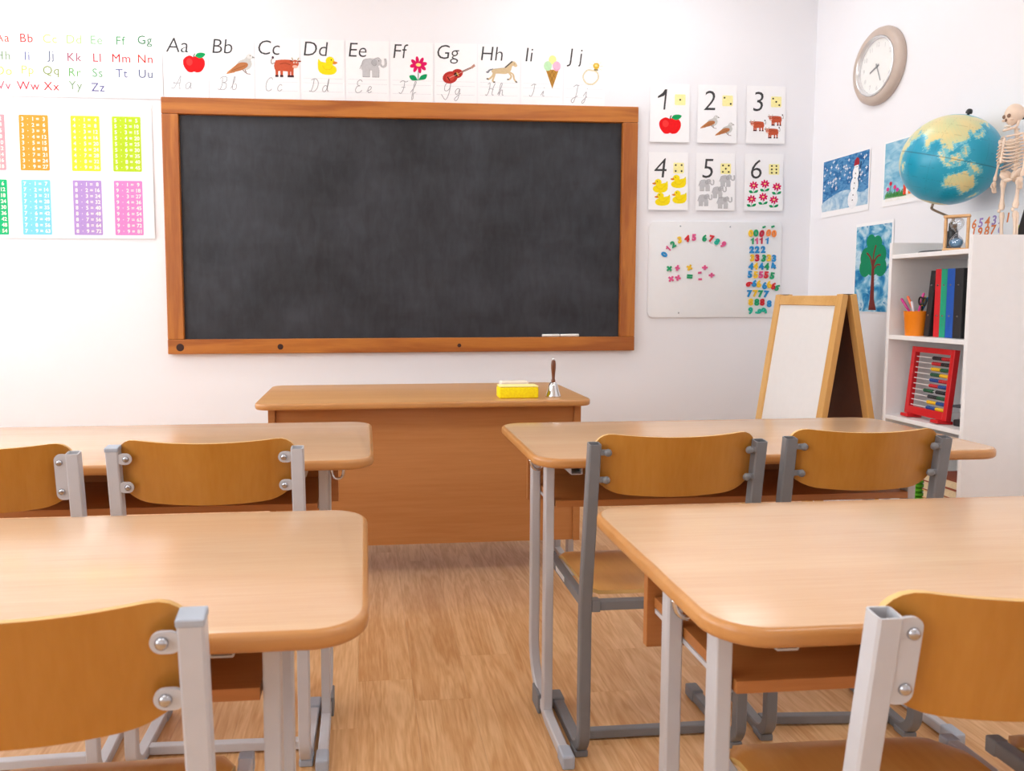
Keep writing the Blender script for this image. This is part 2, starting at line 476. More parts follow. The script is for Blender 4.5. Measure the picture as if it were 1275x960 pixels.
for i, (a, b) in enumerate(WINS):
    bm = bmesh.new(); f = 0.05
    box(XL - 0.09, XL - 0.03, a, b, WZ0, WZ0 + f, bm=bm); box(XL - 0.09, XL - 0.03, a, b, WZ1 - f, WZ1, bm=bm)
    for q in (a, (a + b) / 2 - f / 2, b - f): box(XL - 0.09, XL - 0.03, q, q + f, WZ0 + f, WZ1 - f, bm=bm)
    w = struct('window_%d' % (i + 1), bm, WHITE)
    for s in (0, 1):
        q0 = a + f if s == 0 else (a + b) / 2 + f / 2; q1 = (a + b) / 2 - f / 2 if s == 0 else b - f
        obj('pane', box(XL - 0.064, XL - 0.060, q0, q1, WZ0 + f, WZ1 - f), clear('window_glass'), w)
    obj('window_sill', box(XL - 0.03, XL + 0.12, a - 0.05, b + 0.05, WZ0 - 0.03, WZ0, bev=0.006), WHITE, w)
struct('baseboard_back', box(XL, XR, YB - 0.014, YB, 0.0, 0.07, bev=0.004), WHITE)
struct('baseboard_right', box(XR - 0.014, XR, YF, YB - 0.014, 0.0, 0.07, bev=0.004), WHITE)
struct('baseboard_left', box(XL, XL + 0.014, YF, YB - 0.014, 0.0, 0.07, bev=0.004), WHITE)

DIFF = plain('lamp_diffuser', '#ffffff', 0.6, emit=LAMP); DIFF_B = plain('lamp_diffuser_dimmed', '#ffffff', 0.6, emit=LAMP * 0.58)
for (lx, ly, w) in ((-1.35, 3.6, 'over the multiplication chart side'), (1.35, 3.6, 'over the easel side'), (-1.35, 0.6, 'over the left desk rows'), (1.35, 0.6, 'over the right desk rows')):
    t = thing('ceiling_light', 'white ceiling light panel ' + w, 'ceiling light', (lx, ly, ZC), group='ceiling light panels')
    obj('housing', box(-0.62, 0.62, -0.17, 0.17, -0.05, 0.0, bev=0.005), WHITE, t)
    obj('diffuser', box(-0.60, 0.60, -0.15, 0.15, -0.062, -0.0505), DIFF if ly < 2 else DIFF_B, t)

# ================================================================== chalkboard
bx0, bx1, bz0, bz1, fr = -1.052, 1.518, 0.869, 2.219, 0.086
t = thing('chalkboard', 'large black chalkboard in an orange-brown pine frame on the wall', 'chalkboard', (0, YB, 0))
obj('slate_panel', box(bx0 + 0.03, bx1 - 0.03, -0.012, -0.002, bz0 + 0.03, bz1 - 0.03), slate(), t)
# the upright rails stand between the two long rails
top = obj('frame_rail', box(bx0, bx1, -0.040, 0.0, bz1 - fr, bz1, bev=0.004), PINE, t)
bot = obj('frame_rail', box(bx0, bx1, -0.040, 0.0, bz0, bz0 + fr * 0.92, bev=0.004), PINE, t)
obj('frame_rail', box(bx0, bx0 + fr, -0.038, 0.0, bz0 + fr * 0.92, bz1 - fr, bev=0.004), PINE_V, t)
obj('frame_rail', box(bx1 - fr, bx1, -0.038, 0.0, bz0 + fr * 0.92, bz1 - fr, bev=0.004), PINE_V, t)
KNOT = plain('pine_knot', '#35150a', 0.7, vary=0.2, scale=200)
for (kx, kr, pz) in ((bx0 + 0.065, 0.021, bot), (bx0 + 0.595, 0.016, bot), (0.52, 0.011, bot)):
    b_ = lathe([(0, 0.0), (kr, 0.0), (kr * 0.9, 0.0012), (0, 0.0015)], 16); xform(b_, Matrix.Rotation(PI / 2, 4, 'X'))
    obj('knot', b_, KNOT, pz, loc=(kx, -0.0398, bz0 + 0.036))
CHALK = plain('chalk', '#f4f3ef', 0.95)
for (cx, ln, lb) in ((1.040, 0.098, 'white chalk stick on the chalkboard ledge, farther from the frame corner'), (1.147, 0.106, 'white chalk stick on the chalkboard ledge, nearer the frame corner')):
    b_ = lathe([(0, -ln / 2), (0.0075, -ln / 2), (0.0085, ln / 2 - 0.002), (0.007, ln / 2), (0, ln / 2)], 14); xform(b_, Matrix.Rotation(PI / 2, 4, 'Y'))
    tag(obj('chalk_stick', b_, CHALK, loc=(cx, YB - 0.0215, bz0 + fr * 0.92 + 0.0083), smooth=40), lb, 'chalk', 'chalk sticks')

# ================================================================== student desks
DT = 0.76
def bag_hook(sx, x, y, t, m, dz=0.0):
    pts = [(x, y, 0.716), (x + sx * 0.006, y, 0.700), (x + sx * 0.020, y, 0.690), (x + sx * 0.034, y, 0.697), (x + sx * 0.040, y, 0.714)]
    pts = [(a, b, c - dz * min(1, (0.7165 - c) / 0.012)) for (a, b, c) in pts]
    obj('bag_hook', tube(smooth_path(pts, 4), 0.0042, 8), m, t, smooth=True)

def student_desk(x0, y0, w, d, label, sz=0.605, ri=0.135):
    """origin: front-left floor corner below the tabletop's near edge"""
    t = thing('student_desk', label, 'desk', (x0, y0, 0), group='two-seat student desks')
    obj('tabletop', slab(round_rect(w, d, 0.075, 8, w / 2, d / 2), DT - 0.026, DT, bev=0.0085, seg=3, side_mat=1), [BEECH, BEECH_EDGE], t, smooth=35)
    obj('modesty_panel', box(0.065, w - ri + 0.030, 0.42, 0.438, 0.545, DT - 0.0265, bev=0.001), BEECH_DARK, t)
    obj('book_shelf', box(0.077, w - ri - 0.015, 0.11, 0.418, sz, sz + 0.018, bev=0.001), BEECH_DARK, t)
    for s in (0, 1):
        px = 0.062 if s == 0 else w - ri; sg = 1 if s == 0 else -1
        xa, xb = px - 0.013, px + 0.013
        path = [(0.30, DT - 0.0265), (0.30, 0.16)] + arc(0.30 - 0.115, 0.155, 0.115, 0, -70, 8) + [(0.10, 0.017), (-0.075, 0.017)]
        f = obj('side_frame', sweep_yz(path, xa, xb, 0.028), GREY_L, t, smooth=40)
        obj('front_post', box(xa + 0.001, xb - 0.001, 0.116, 0.150, 0.028, DT - 0.0265, bev=0.003), GREY_L, t)
        obj('foot_cap', box(xa - 0.003, xb + 0.003, -0.105, -0.050, 0.0, 0.036, bev=0.005), CAP_L, t)
        obj('foot_pad', box(xa - 0.006, xa + 0.004 if s == 0 else xa + 0.002, 0.16, 0.235, 0.0, 0.055, bev=0.003) if s == 0 else box(xb - 0.002, xb + 0.006, 0.16, 0.235, 0.0, 0.055, bev=0.003), CAP_D, t)
        bx_ = px + sg * 0.055
        obj('top_bearer', sweep_yz([(0.055, DT - 0.040), (0.42, DT - 0.040)], bx_ - 0.016, bx_ + 0.016, 0.027, hollow=True, bev=0.002), GREY_L, t)
        obj('shelf_bracket', box(min(px + sg * 0.0135, px + sg * 0.034), max(px + sg * 0.0135, px + sg * 0.034), 0.155, 0.41, sz - 0.008, sz - 0.0005), GREY_L, t)
        bag_hook(sg if s == 0 else 1, px + (-0.034 if s == 0 else 0.015), 0.215, t, CHROME, 0.004 if s == 0 else 0.026)
    obj('cross_tube', box(0.076, w - ri - 0.014, 0.440, 0.462, 0.69, 0.72, bev=0.002), GREY_L, t)
    return t
student_desk(0.432, 1.905, 1.290, 0.585, 'two-seat desk at the right, second from the camera, before the easel and bookcase', ri=0.19)
student_desk(0.432, 0.885, 1.312, 0.580, 'nearest two-seat desk at the right, its top filling the lower right', 0.620)
student_desk(-1.285, 1.945, 1.305, 0.625, 'two-seat desk at the left, second from the camera, below the multiplication chart')
student_desk(-1.310, 0.935, 1.312, 0.560, 'nearest two-seat desk at the left, behind one light grey framed chair', 0.618)

# ================================================================== school chairs
def plywood(W, z0, z1, rt, rb, bulge, lean, thick=0.009, nu=28, nv=8, sag=0.0, off=0.0):
    """bent plywood back: rounded outline, bulging towards -y at mid width"""
    bm = bmesh.new(); F, B = [], []
    def cor(u, r): 
        e = abs(u) * W - (W - r)
        return 0.0 if e <= 0 else r - math.sqrt(max(0.0, r * r - e * e))
    us = [math.sin(PI / 2 * (-1 + 2 * i / nu)) for i in range(nu + 1)]
    for u in us:
        a = z0 + cor(u, rb) * 0.75 + 0.012 * u * u; b = z1 - cor(u, rt) - sag * (1 - u * u)
        if b < a + 0.004: b = a + 0.004
        cf, cb = [], []
        for j in range(nv + 1):
            z = a + (b - a) * j / nv
            y = off - bulge * (1 - u * u) - lean * (z - 0.41)
            cf.append(bm.verts.new((u * W, y + thick / 2, z))); cb.append(bm.verts.new((u * W, y - thick / 2, z)))
        F.append(cf); B.append(cb)
    for G in (F, B):
        for i in range(nu):
            for j in range(nv): bm.faces.new((G[i][j], G[i + 1][j], G[i + 1][j + 1], G[i][j + 1]))
    for i in range(nu):
        for j in (0, nv): bm.faces.new((F[i][j], F[i + 1][j], B[i + 1][j], B[i][j])).material_index = 1
    for j in range(nv):
        for i in (0, nu): bm.faces.new((F[i][j], F[i][j + 1], B[i][j + 1], B[i][j])).material_index = 1
    return bm

def seat_mesh(W, D, z, thick=0.010, nx=16, ny=14):
    bm = bmesh.new(); A, B = [], []
    for i in range(nx + 1):
        u = -1 + 2 * i / nx; ca, cb = [], []
        inset = 0.0
        for j in range(ny + 1):
            v = j / ny
            rr = 0.035; y0 = 0.0; y1 = D
            e = abs(u) * W - (W - rr); c = 0 if e <= 0 else rr - math.sqrt(max(0, rr * rr - e * e))
            y = (y0 + c) + ((y1 - c) - (y0 + c)) * v
            zz = z - 0.008 * (1 - u * u) * math.sin(PI * min(1, v * 1.15)) - (0.020 * max(0, (v - 0.8) / 0.2) ** 2)
            ca.append(bm.verts.new((u * W, y, zz))); cb.append(bm.verts.new((u * W, y, zz - thick)))
        A.append(ca); B.append(cb)
    for G in (A, B):
        for i in range(nx):
            for j in range(ny): bm.faces.new((G[i][j], G[i + 1][j], G[i + 1][j + 1], G[i][j + 1]))
    for i in range(nx):
        for j in (0, ny): bm.faces.new((A[i][j], A[i + 1][j], B[i + 1][j], B[i][j])).material_index = 1
    for j in range(ny):
        for i in (0, nx): bm.faces.new((A[i][j], A[i][j + 1], B[i][j + 1], B[i][j])).material_index = 1
    return bm

def dome(r=0.008, h=0.006):
    return lathe([(r, 0), (r, 0.0015), (r * 0.85, h * 0.7), (r * 0.45, h), (0, h)], 14)

def chair(x, y, rz, label, steel, cap, style, wid=0.41, caps=(False, False), group='plywood school chairs'):
    """origin on the floor midway between the rear posts; +y is where the sitter faces"""
    t = thing('school_chair', label, 'chair', (x, y, 0), rz, group)
    h = wid / 2; lean = 0.145; tp = 0.824
    p = 0.0145                                            # half width of the square post
    for k, s in enumerate((-1, 1)):
        cx = s * h
        path = [(-lean * (tp - 0.41), tp), (0.0, 0.41), (0.0, 0.10)] + arc(0.062, 0.077, 0.062, 180, 264, 8) + [(0.16, 0.0155), (0.27, 0.0155)]
        f = obj('side_frame', sweep_yz(path, cx - p, cx + p, 0.027, hollow=not caps[k]), steel, t, smooth=40)
        if caps[k]:
            e = obj('post_cap', box(-p - 0.001, p + 0.001, -0.0145, 0.0145, -0.004, 0.006, bev=0.002), cap, t, loc=(cx, -lean * (tp - 0.41), tp + 0.002))
            e.rotation_euler = (math.atan(lean), 0, 0)
        obj('runner_cap', box(cx - p - 0.003, cx + p + 0.003, 0.245, 0.298, 0.0, 0.034, bev=0.005), cap, t)
        obj('heel_cap', box(cx - p - 0.003, cx + p + 0.003, 0.012, 0.060, 0.0, 0.018, bev=0.004), cap, t)
        obj('seat_rail', box(cx - 0.011, cx + 0.011, 0.0135, 0.345, 0.398, 0.424, bev=0.003), steel, t)
        obj('rail_cap', box(cx - 0.0125, cx + 0.0125, 0.335, 0.357, 0.3965, 0.4255, bev=0.003), cap, t)
        obj('joint_block', box(min(cx + (-s) * p, cx - s * (p + 0.022)), max(cx - s * p, cx - s * (p + 0.022)), -0.012, 0.014, 0.390, 0.420, bev=0.002), steel, t)
        # brackets and screws on the rear face of the back
        zs = (0.740, 0.800)
        yb = lambda z: -lean * (z - 0.41)
        if style == 'plate':
            b_ = slab(round_rect(0.034, 0.108, 0.014, 5), -0.002, 0.002); xform(b_, Matrix.Rotation(PI / 2, 4, 'X'))
            e = obj('bracket', b_, steel, t, loc=(cx - s * (p + 0.008), yb(0.770) - 0.009, 0.769), rot=(math.atan(lean), 0, 0), smooth=30)
        for z in (0.735, 0.803) if style != 'bolt' else (0.735, 0.803):
            if style == 'tab':
                b_ = slab(round_rect(0.034, 0.026, 0.0128, 6), -0.002, 0.002); xform(b_, Matrix.Rotation(PI / 2, 4, 'X'))
                obj('bracket', b_, steel, t, loc=(cx - s * (p + 0.012), yb(z) - 0.009, z), rot=(math.atan(lean), 0, 0), smooth=30)
            elif style == 'bolt':
                obj('bracket', box(-0.012, 0.012, -0.004, 0.004, -0.007, 0.007, bev=0.002), steel, t, loc=(cx - s * (p + 0.007), yb(z) - 0.0085, z))
            b_ = dome(0.0075 if style != 'bolt' else 0.0095, 0.006 if style != 'bolt' else 0.009); xform(b_, Matrix.Rotation(PI / 2, 4, 'X'))
            obj('screw', b_, STEEL if style != 'bolt' else GREY_D, t, loc=(cx - s * (p + (0.0135 if style == 'plate' else 0.016)), yb(z) - (0.011 if style != 'bolt' else 0.012), z), rot=(math.atan(lean), 0, 0), smooth=True)
    obj('backrest', plywood(h - 0.005, 0.690, 0.849, 0.042, 0.075, 0.034, lean, off=0.0195, sag=0.011), [PLY, PLY_EDGE], t, smooth=50)
    st = obj('seat', seat_mesh(h - 0.016, 0.352, 0.4345), [PLY_SEAT, PLY_EDGE], t, loc=(0, 0.016, 0), smooth=50)
    for s in (-1, 1):
        obj('seat_rivet', dome(0.006, 0.002), STEEL, st, loc=(s * (h - 0.042), 0.295, 0.426), smooth=True)
    obj('seat_crossbar', box(-h + p + 0.022, h - p - 0.022, -0.010, 0.012, 0.393, 0.417, bev=0.002), steel, t)
    obj('floor_crossbar', box(-h + p, h - p, 0.082, 0.104, 0.005, 0.029, bev=0.003), steel, t)
    return t

c1 = chair(0.745, 1.838, 0.0, 'dark grey framed chair at the right, facing the teacher desk, nearer the aisle', GREY_D, CAP_D, 'bolt')
obj('sticker', box(-0.2165, -0.216, 0.16, 0.25, 0.404, 0.418), PAPER, c1)
chair(1.238, 1.850, R(-4), 'dark grey framed chair at the right, in front of the bookcase', GREY_D, CAP_D, 'bolt', wid=0.385)
chair(-0.366, 1.868, R(-1.5), 'light grey framed chair with four rounded bracket tabs, tucked under the far left desk', GREY_L, CAP_L, 'tab', wid=0.418, caps=(True, False))
chair(-0.862, 1.842, R(2), 'light grey framed chair with tall bracket plate, cut off at the left edge', GREY_L, CAP_L, 'plate')
chair(-0.395, 0.888, R(1.5), 'nearest light grey framed chair at the lower left, capped post', GREY_L, CAP_L, 'tab', caps=(True, True))
chair(0.772, 0.836, R(-1), 'nearest pale framed chair at the lower right with open square post', GREY_L, CAP_L, 'plate')
chair(1.265, 0.822, R(0), 'dark grey framed chair at the lower right corner, only a seat corner showing', GREY_D, CAP_D, 'bolt')

# ================================================================== teacher desk
t = thing('teacher_desk', 'beech teacher desk with solid front panel below the chalkboard', 'desk', (0.24, 3.02, 0))
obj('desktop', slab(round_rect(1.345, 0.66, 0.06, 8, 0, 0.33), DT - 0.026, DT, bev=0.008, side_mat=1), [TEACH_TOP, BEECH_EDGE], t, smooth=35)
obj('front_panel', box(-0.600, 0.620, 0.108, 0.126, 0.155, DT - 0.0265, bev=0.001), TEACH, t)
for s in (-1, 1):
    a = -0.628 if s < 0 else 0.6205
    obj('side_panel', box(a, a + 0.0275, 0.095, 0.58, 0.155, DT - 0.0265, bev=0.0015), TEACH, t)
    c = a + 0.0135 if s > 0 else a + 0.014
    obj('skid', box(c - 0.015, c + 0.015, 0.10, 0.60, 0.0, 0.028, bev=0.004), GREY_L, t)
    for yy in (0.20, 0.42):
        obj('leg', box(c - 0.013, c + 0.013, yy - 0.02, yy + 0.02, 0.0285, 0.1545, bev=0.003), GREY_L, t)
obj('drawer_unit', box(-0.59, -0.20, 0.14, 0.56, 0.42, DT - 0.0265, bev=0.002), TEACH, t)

t = thing('sponge', 'yellow board sponge on the teacher desk beside the hand bell', 'sponge', (0.622, 3.125, DT), R(-1))
SP = plain('yellow_sponge', '#ffe10a', 0.95, vary=0.10, scale=160, bump=0.5)
obj('sponge_body', box(-0.081, 0.081, -0.04, 0.04, 0, 0.046, bev=0.007, seg=3), SP, t, smooth=40)
obj('scouring_layer', box(-0.080, 0.080, -0.039, 0.039, 0.0465, 0.051, bev=0.002), plain('pale_scourer', '#fbf0a2', 0.95, bump=0.4, scale=120), t)
t = thing('board_eraser', 'small white eraser block lying behind the yellow sponge', 'eraser', (0.640, 3.30, DT), R(3))
obj('felt_pad', box(-0.062, 0.062, -0.028, 0.028, 0, 0.022, bev=0.003), plain('felt', '#dedbd3', 0.95, bump=0.5, scale=90), t)
obj('handle_block', box(-0.060, 0.060, -0.026, 0.026, 0.0222, 0.050, bev=0.006, seg=3), plain('eraser_block', '#f3ead9', 0.6), t)
t = thing('hand_bell', 'silver hand bell with a turned brown wooden handle on the teacher desk', 'bell', (0.772, 3.125, DT))
obj('bell_cup', lathe([(0.022, 0.004), (0.031, 0.0), (0.0325, 0.003), (0.030, 0.010), (0.0235, 0.026), (0.0195, 0.042), (0.0175, 0.052), (0.012, 0.060), (0.0, 0.062)], 32, cap=False), CHROME, t, smooth=50)
obj('handle', lathe([(0.0, 0.0622), (0.0085, 0.0622), (0.0088, 0.068), (0.0062, 0.075), (0.0072, 0.095), (0.0095, 0.118), (0.0098, 0.135), (0.0078, 0.150), (0.0, 0.154)], 20), wood('bell_handle_wood', '#5a2c12', '#8a4c22', 'Z', 0.3, scale=40), t, smooth=50)
obj('finial', lathe([(0, 0.1542), (0.004, 0.1542), (0.0045, 0.158), (0.003, 0.161), (0, 0.1625)], 14), CHROME, t, smooth=50)

# ================================================================== pictures printed on the wall cards
def pic_apple():
    body = curve2([(-.02, .30), (-.22, .36), (-.46, .18), (-.46, -.14), (-.28, -.42), (-.10, -.46), (.0, -.42), (.12, -.46), (.32, -.40), (.48, -.12), (.46, .18), (.24, .36), (-.02, .30)])[:-1]
    leaf = curve2([(.06, .34), (.16, .48), (.36, .52), (.52, .46), (.44, .32), (.26, .24), (.06, .34)])[:-1]
    return [('#e8161b', body), ('#f03a38', ell(-.2, .05, .14, .18)), ('#4a2a18', stroke([(.0, .28), (.02, .40), (.06, .46)], .045)), ('#12a05a', leaf), ('#0c7a44', stroke([(.08, .34), (.44, .44)], .02))]
def pic_bird():
    tail = [(-.5, -.46), (-.46, -.36), (-.1, .0), (.05, -.12), (-.2, -.38)]
    body = curve2([(-.14, -.06), (-.02, .14), (.2, .26), (.28, .42), (.38, .48), (.46, .42), (.5, .30), (.42, .22), (.46, .02), (.36, -.2), (.12, -.26), (-.14, -.06)])[:-1]
    wing = curve2([(-.42, -.40), (-.14, -.04), (.06, .08), (.28, .06), (.30, -.08), (.12, -.24), (-.14, -.34), (-.42, -.40)])[:-1]
    return [('#c98a5a', tail), ('#c9c9c6', body), ('#dcdcda', ell(.38, .36, .11, .11)), ('#b5754a', wing), ('#8a5028', stroke([(-.3, -.3), (.2, -.06)], .02)), ('#8a8a88', [(.48, .38), (.58, .30), (.47, .28)]),
            ('#222222', ell(.40, .39, .02, .02, 8)), ('#7a5a50', stroke([(.2, -.24), (.26, -.42), (.4, -.44)], .03)), ('#7a5a50', stroke([(.1, -.24), (.22, -.38)], .03))]
def pic_cow():
    body = curve2([(-.36, .26), (-.1, .30), (.26, .28), (.34, .1), (.3, -.16), (.2, -.22), (-.2, -.2), (-.34, -.22), (-.42, .0), (-.36, .26)])[:-1]
    L = [('#c4583a', body)]
    for x in (-.32, -.14, .14, .26):
        L += [('#c4583a', [(x - .055, -.1), (x + .055, -.1), (x + .045, -.40), (x - .045, -.40)]), ('#4a2a30', [(x - .06, -.38), (x + .06, -.38), (x + .06, -.47), (x - .06, -.47)])]
    L += [('#c4583a', ell(.38, .14, .13, .16)), ('#8f3c26', stroke([(-.2, .1), (.0, .15), (.2, .08)], .03)), ('#e7b9a8', ell(.37, .0, .10, .07)), ('#f4efe2', ell(.33, .18, .03, .035, 10)), ('#f4efe2', ell(.43, .18, .03, .035, 10)), ('#222222', ell(.335, .175, .014, .018, 8)), ('#222222', ell(.435, .175, .014, .018, 8)),
          ('#b8a98a', stroke([(.29, .28), (.25, .40)], .04)), ('#b8a98a', stroke([(.47, .28), (.51, .40)], .04)), ('#8f3c26', ell(.53, .24, .07, .035)), ('#8f3c26', ell(.23, .25, .06, .03)),
          ('#9a8a80', stroke(curve2([(-.38, .16), (-.5, .10), (-.52, .26), (-.46, .36)]), .03)), ('#4a3040', ell(-.46, .38, .045, .06, 10))]
    return L
def pic_duck():
    body = curve2([(-.48, .12), (-.44, .34), (-.34, .22), (-.1, .16), (.1, .12), (.3, .02), (.44, -.1), (.46, -.28), (.3, -.44), (.0, -.48), (-.3, -.42), (-.46, -.22), (-.48, .12)])[:-1]
    return [('#f6dd18', body), ('#f6dd18', ell(.14, .24, .22, .23)), ('#e0c010', stroke(curve2([(-.26, .0), (-.1, -.2), (.16, -.18), (.24, -.02)]), .025)), ('#e08a2a', curve2([(.30, .24), (.42, .22), (.52, .16), (.40, .08), (.28, .10), (.30, .24)])[:-1]), ('#222222', ell(.2, .3, .03, .04, 8))]
def pic_elephant():
    G, D = '#c3c3c6', '#8f9094'
    body = curve2([(-.44, .1), (-.36, .34), (-.14, .42), (.1, .36), (.22, .2), (.2, -.1), (-.2, -.14), (-.42, -.12), (-.44, .1)])[:-1]
    L = [(G, body)]
    for x in (-.32, -.18, .06, .19): L += [(G, [(x - .08, .0), (x + .08, .0), (x + .075, -.46), (x - .075, -.46)]), (D, stroke([(x + .075, -.1), (x + .07, -.45)], .015)), (D, stroke([(x - .07, -.455), (x + .07, -.455)], .025))]
    L += [(G, ell(.2, .28, .17, .2)), ('#b2b2b6', ell(.08, .24, .11, .17)), (D, stroke(curve2([(.0, .36), (-.03, .2), (.08, .08), (.18, .18)]), .018)), (D, stroke(curve2([(-.42, .1), (-.36, .34), (-.14, .42), (.1, .42), (.24, .48), (.36, .34)]), .015)),
          (G, stroke(curve2([(.3, .22), (.38, .06), (.5, .1), (.52, .26), (.5, .44)]), .085)), (D, stroke(curve2([(.34, .14), (.40, .01), (.54, .06), (.565, .26), (.54, .44)]), .014)), ('#333333', ell(.26, .32, .02, .025, 8)), (D, stroke([(-.44, .1), (-.5, -.08)], .02))]
    return L
def pic_flower():
    L = [('#3a5a3a', stroke([(0, .1), (-.02, -.4)], .035)), ('#119a5c', curve2([(-.03, -.42), (-.2, -.22), (-.46, -.24), (-.34, -.42), (-.03, -.42)])[:-1]), ('#119a5c', curve2([(-.02, -.42), (.14, -.22), (.42, -.16), (.34, -.36), (-.02, -.42)])[:-1])]
    for i in range(8):
        a = 2 * PI * i / 8 + .2
        L.append(('#d8125e', ell(.27 * math.cos(a), .22 + .19 * math.sin(a), .17, .085, 12, math.degrees(a))))
    return L + [('#d8125e', ell(0, .22, .2, .13)), ('#f2d98a', ell(0, .22, .13, .07))]
def pic_guitar():
    return [('#8a5a50', stroke([(-.1, -.1), (.44, .18)], .06)), ('#b98a7a', [(.40, .20), (.5, .30), (.54, .22), (.44, .13)]), ('#b3322c', ell(-.27, -.2, .25, .21, 20, 27)), ('#b3322c', ell(-.05, -.06, .19, .16, 20, 27)), ('#c8453a', ell(-.27, -.2, .15, .12, 20, 27)),
            ('#3a1a14', ell(-.08, -.09, .07, .07)), ('#d8a84a', stroke([(-.06, -.02), (.0, -.14)], .04)), ('#5a1f1a', stroke([(-.36, -.18), (-.28, -.32)], .035)), ('#d0c0b0', stroke([(-.3, -.22), (.44, .18)], .012))]
def pic_horse():
    C, D = '#d2bb94', '#5a554e'
    body = curve2([(-.3, .12), (-.1, .16), (.12, .2), (.24, .34), (.34, .46), (.42, .46), (.5, .30), (.44, .24), (.34, .28), (.28, .06), (.14, -.06), (-.1, -.06), (-.26, -.06), (-.34, .02), (-.3, .12)])[:-1]
    return [('#7c8088', stroke(curve2([(-.28, .12), (-.4, .08), (-.46, -.02), (-.5, .02)]), .06)), (C, stroke(curve2([(-.26, .0), (-.3, -.16), (-.42, -.3), (-.48, -.28)]), .07)), (C, stroke(curve2([(-.22, .0), (-.26, -.2), (-.3, -.36), (-.26, -.42)]), .06)), (C, stroke(curve2([(.2, .02), (.3, -.14), (.26, -.28), (.2, -.30)]), .06)), (C, stroke(curve2([(.22, .04), (.36, -.08), (.40, -.28), (.46, -.38)]), .055)),
            (C, body), (D, stroke(curve2([(.1, .2), (.22, .34), (.34, .48)]), .05)), (D, stroke([(-.5, -.28), (-.44, -.32)], .05)), (D, stroke([(-.28, -.44), (-.22, -.42)], .05)), (D, stroke([(.17, -.31), (.23, -.29)], .05)), (D, stroke([(.44, -.38), (.5, -.42)], .05)), ('#222222', ell(.40, .37, .012, .016, 8)), ('#8a7a60', stroke(curve2([(-.3, .12), (-.1, .16), (.12, .2)]), .012))]
def pic_cone():
    return [('#b8863a', [(-.3, .06), (.32, .06), (.02, -.52)]), ('#8a5f22', stroke([(-.2, .02), (.1, -.34)], .02)), ('#8a5f22', stroke([(.2, .02), (-.08, -.32)], .02)), ('#8a5f22', stroke([(-.02, .04), (.16, -.2)], .02)), ('#8a5f22', stroke([(.04, .04), (-.16, -.18)], .02)), ('#f6ee9a', ell(.02, .36, .18, .14)), ('#b9e0b4', ell(-.2, .17, .19, .15)), ('#f2b8d0', ell(.22, .17, .19, .15)), ('#e59abc', stroke(curve2([(.1, .1), (.22, .05), (.36, .1)]), .02))]
def pic_ring():
    L = [('#c9b884', stroke(curve2([(.1, .1), (-.2, .1), (-.38, -.14), (-.24, -.4), (.06, -.44), (.3, -.22), (.26, .02), (.1, .1)]), .055)), ('#f2ead0', stroke(curve2([(.1, .1), (-.2, .1), (-.38, -.14), (-.24, -.4), (.06, -.44), (.3, -.22), (.26, .02), (.1, .1)]), .02))]
    for i in range(9):
        a = 2 * PI * i / 9
        L.append(('#e3dcc0', stroke([(.2 + .15 * math.cos(a), .28 + .12 * math.sin(a)), (.2 + .32 * math.cos(a), .28 + .25 * math.sin(a))], .02)))
    return L + [('#8a7a50', [(.1, .1), (.3, .1), (.26, .2), (.14, .2)]), ('#d9b23a', [(.08, .22), (.06, .32), (.14, .40), (.28, .40), (.35, .32), (.32, .2), (.2, .14)]), ('#f2dc8a', [(.14, .26), (.14, .34), (.26, .35), (.27, .26)])]

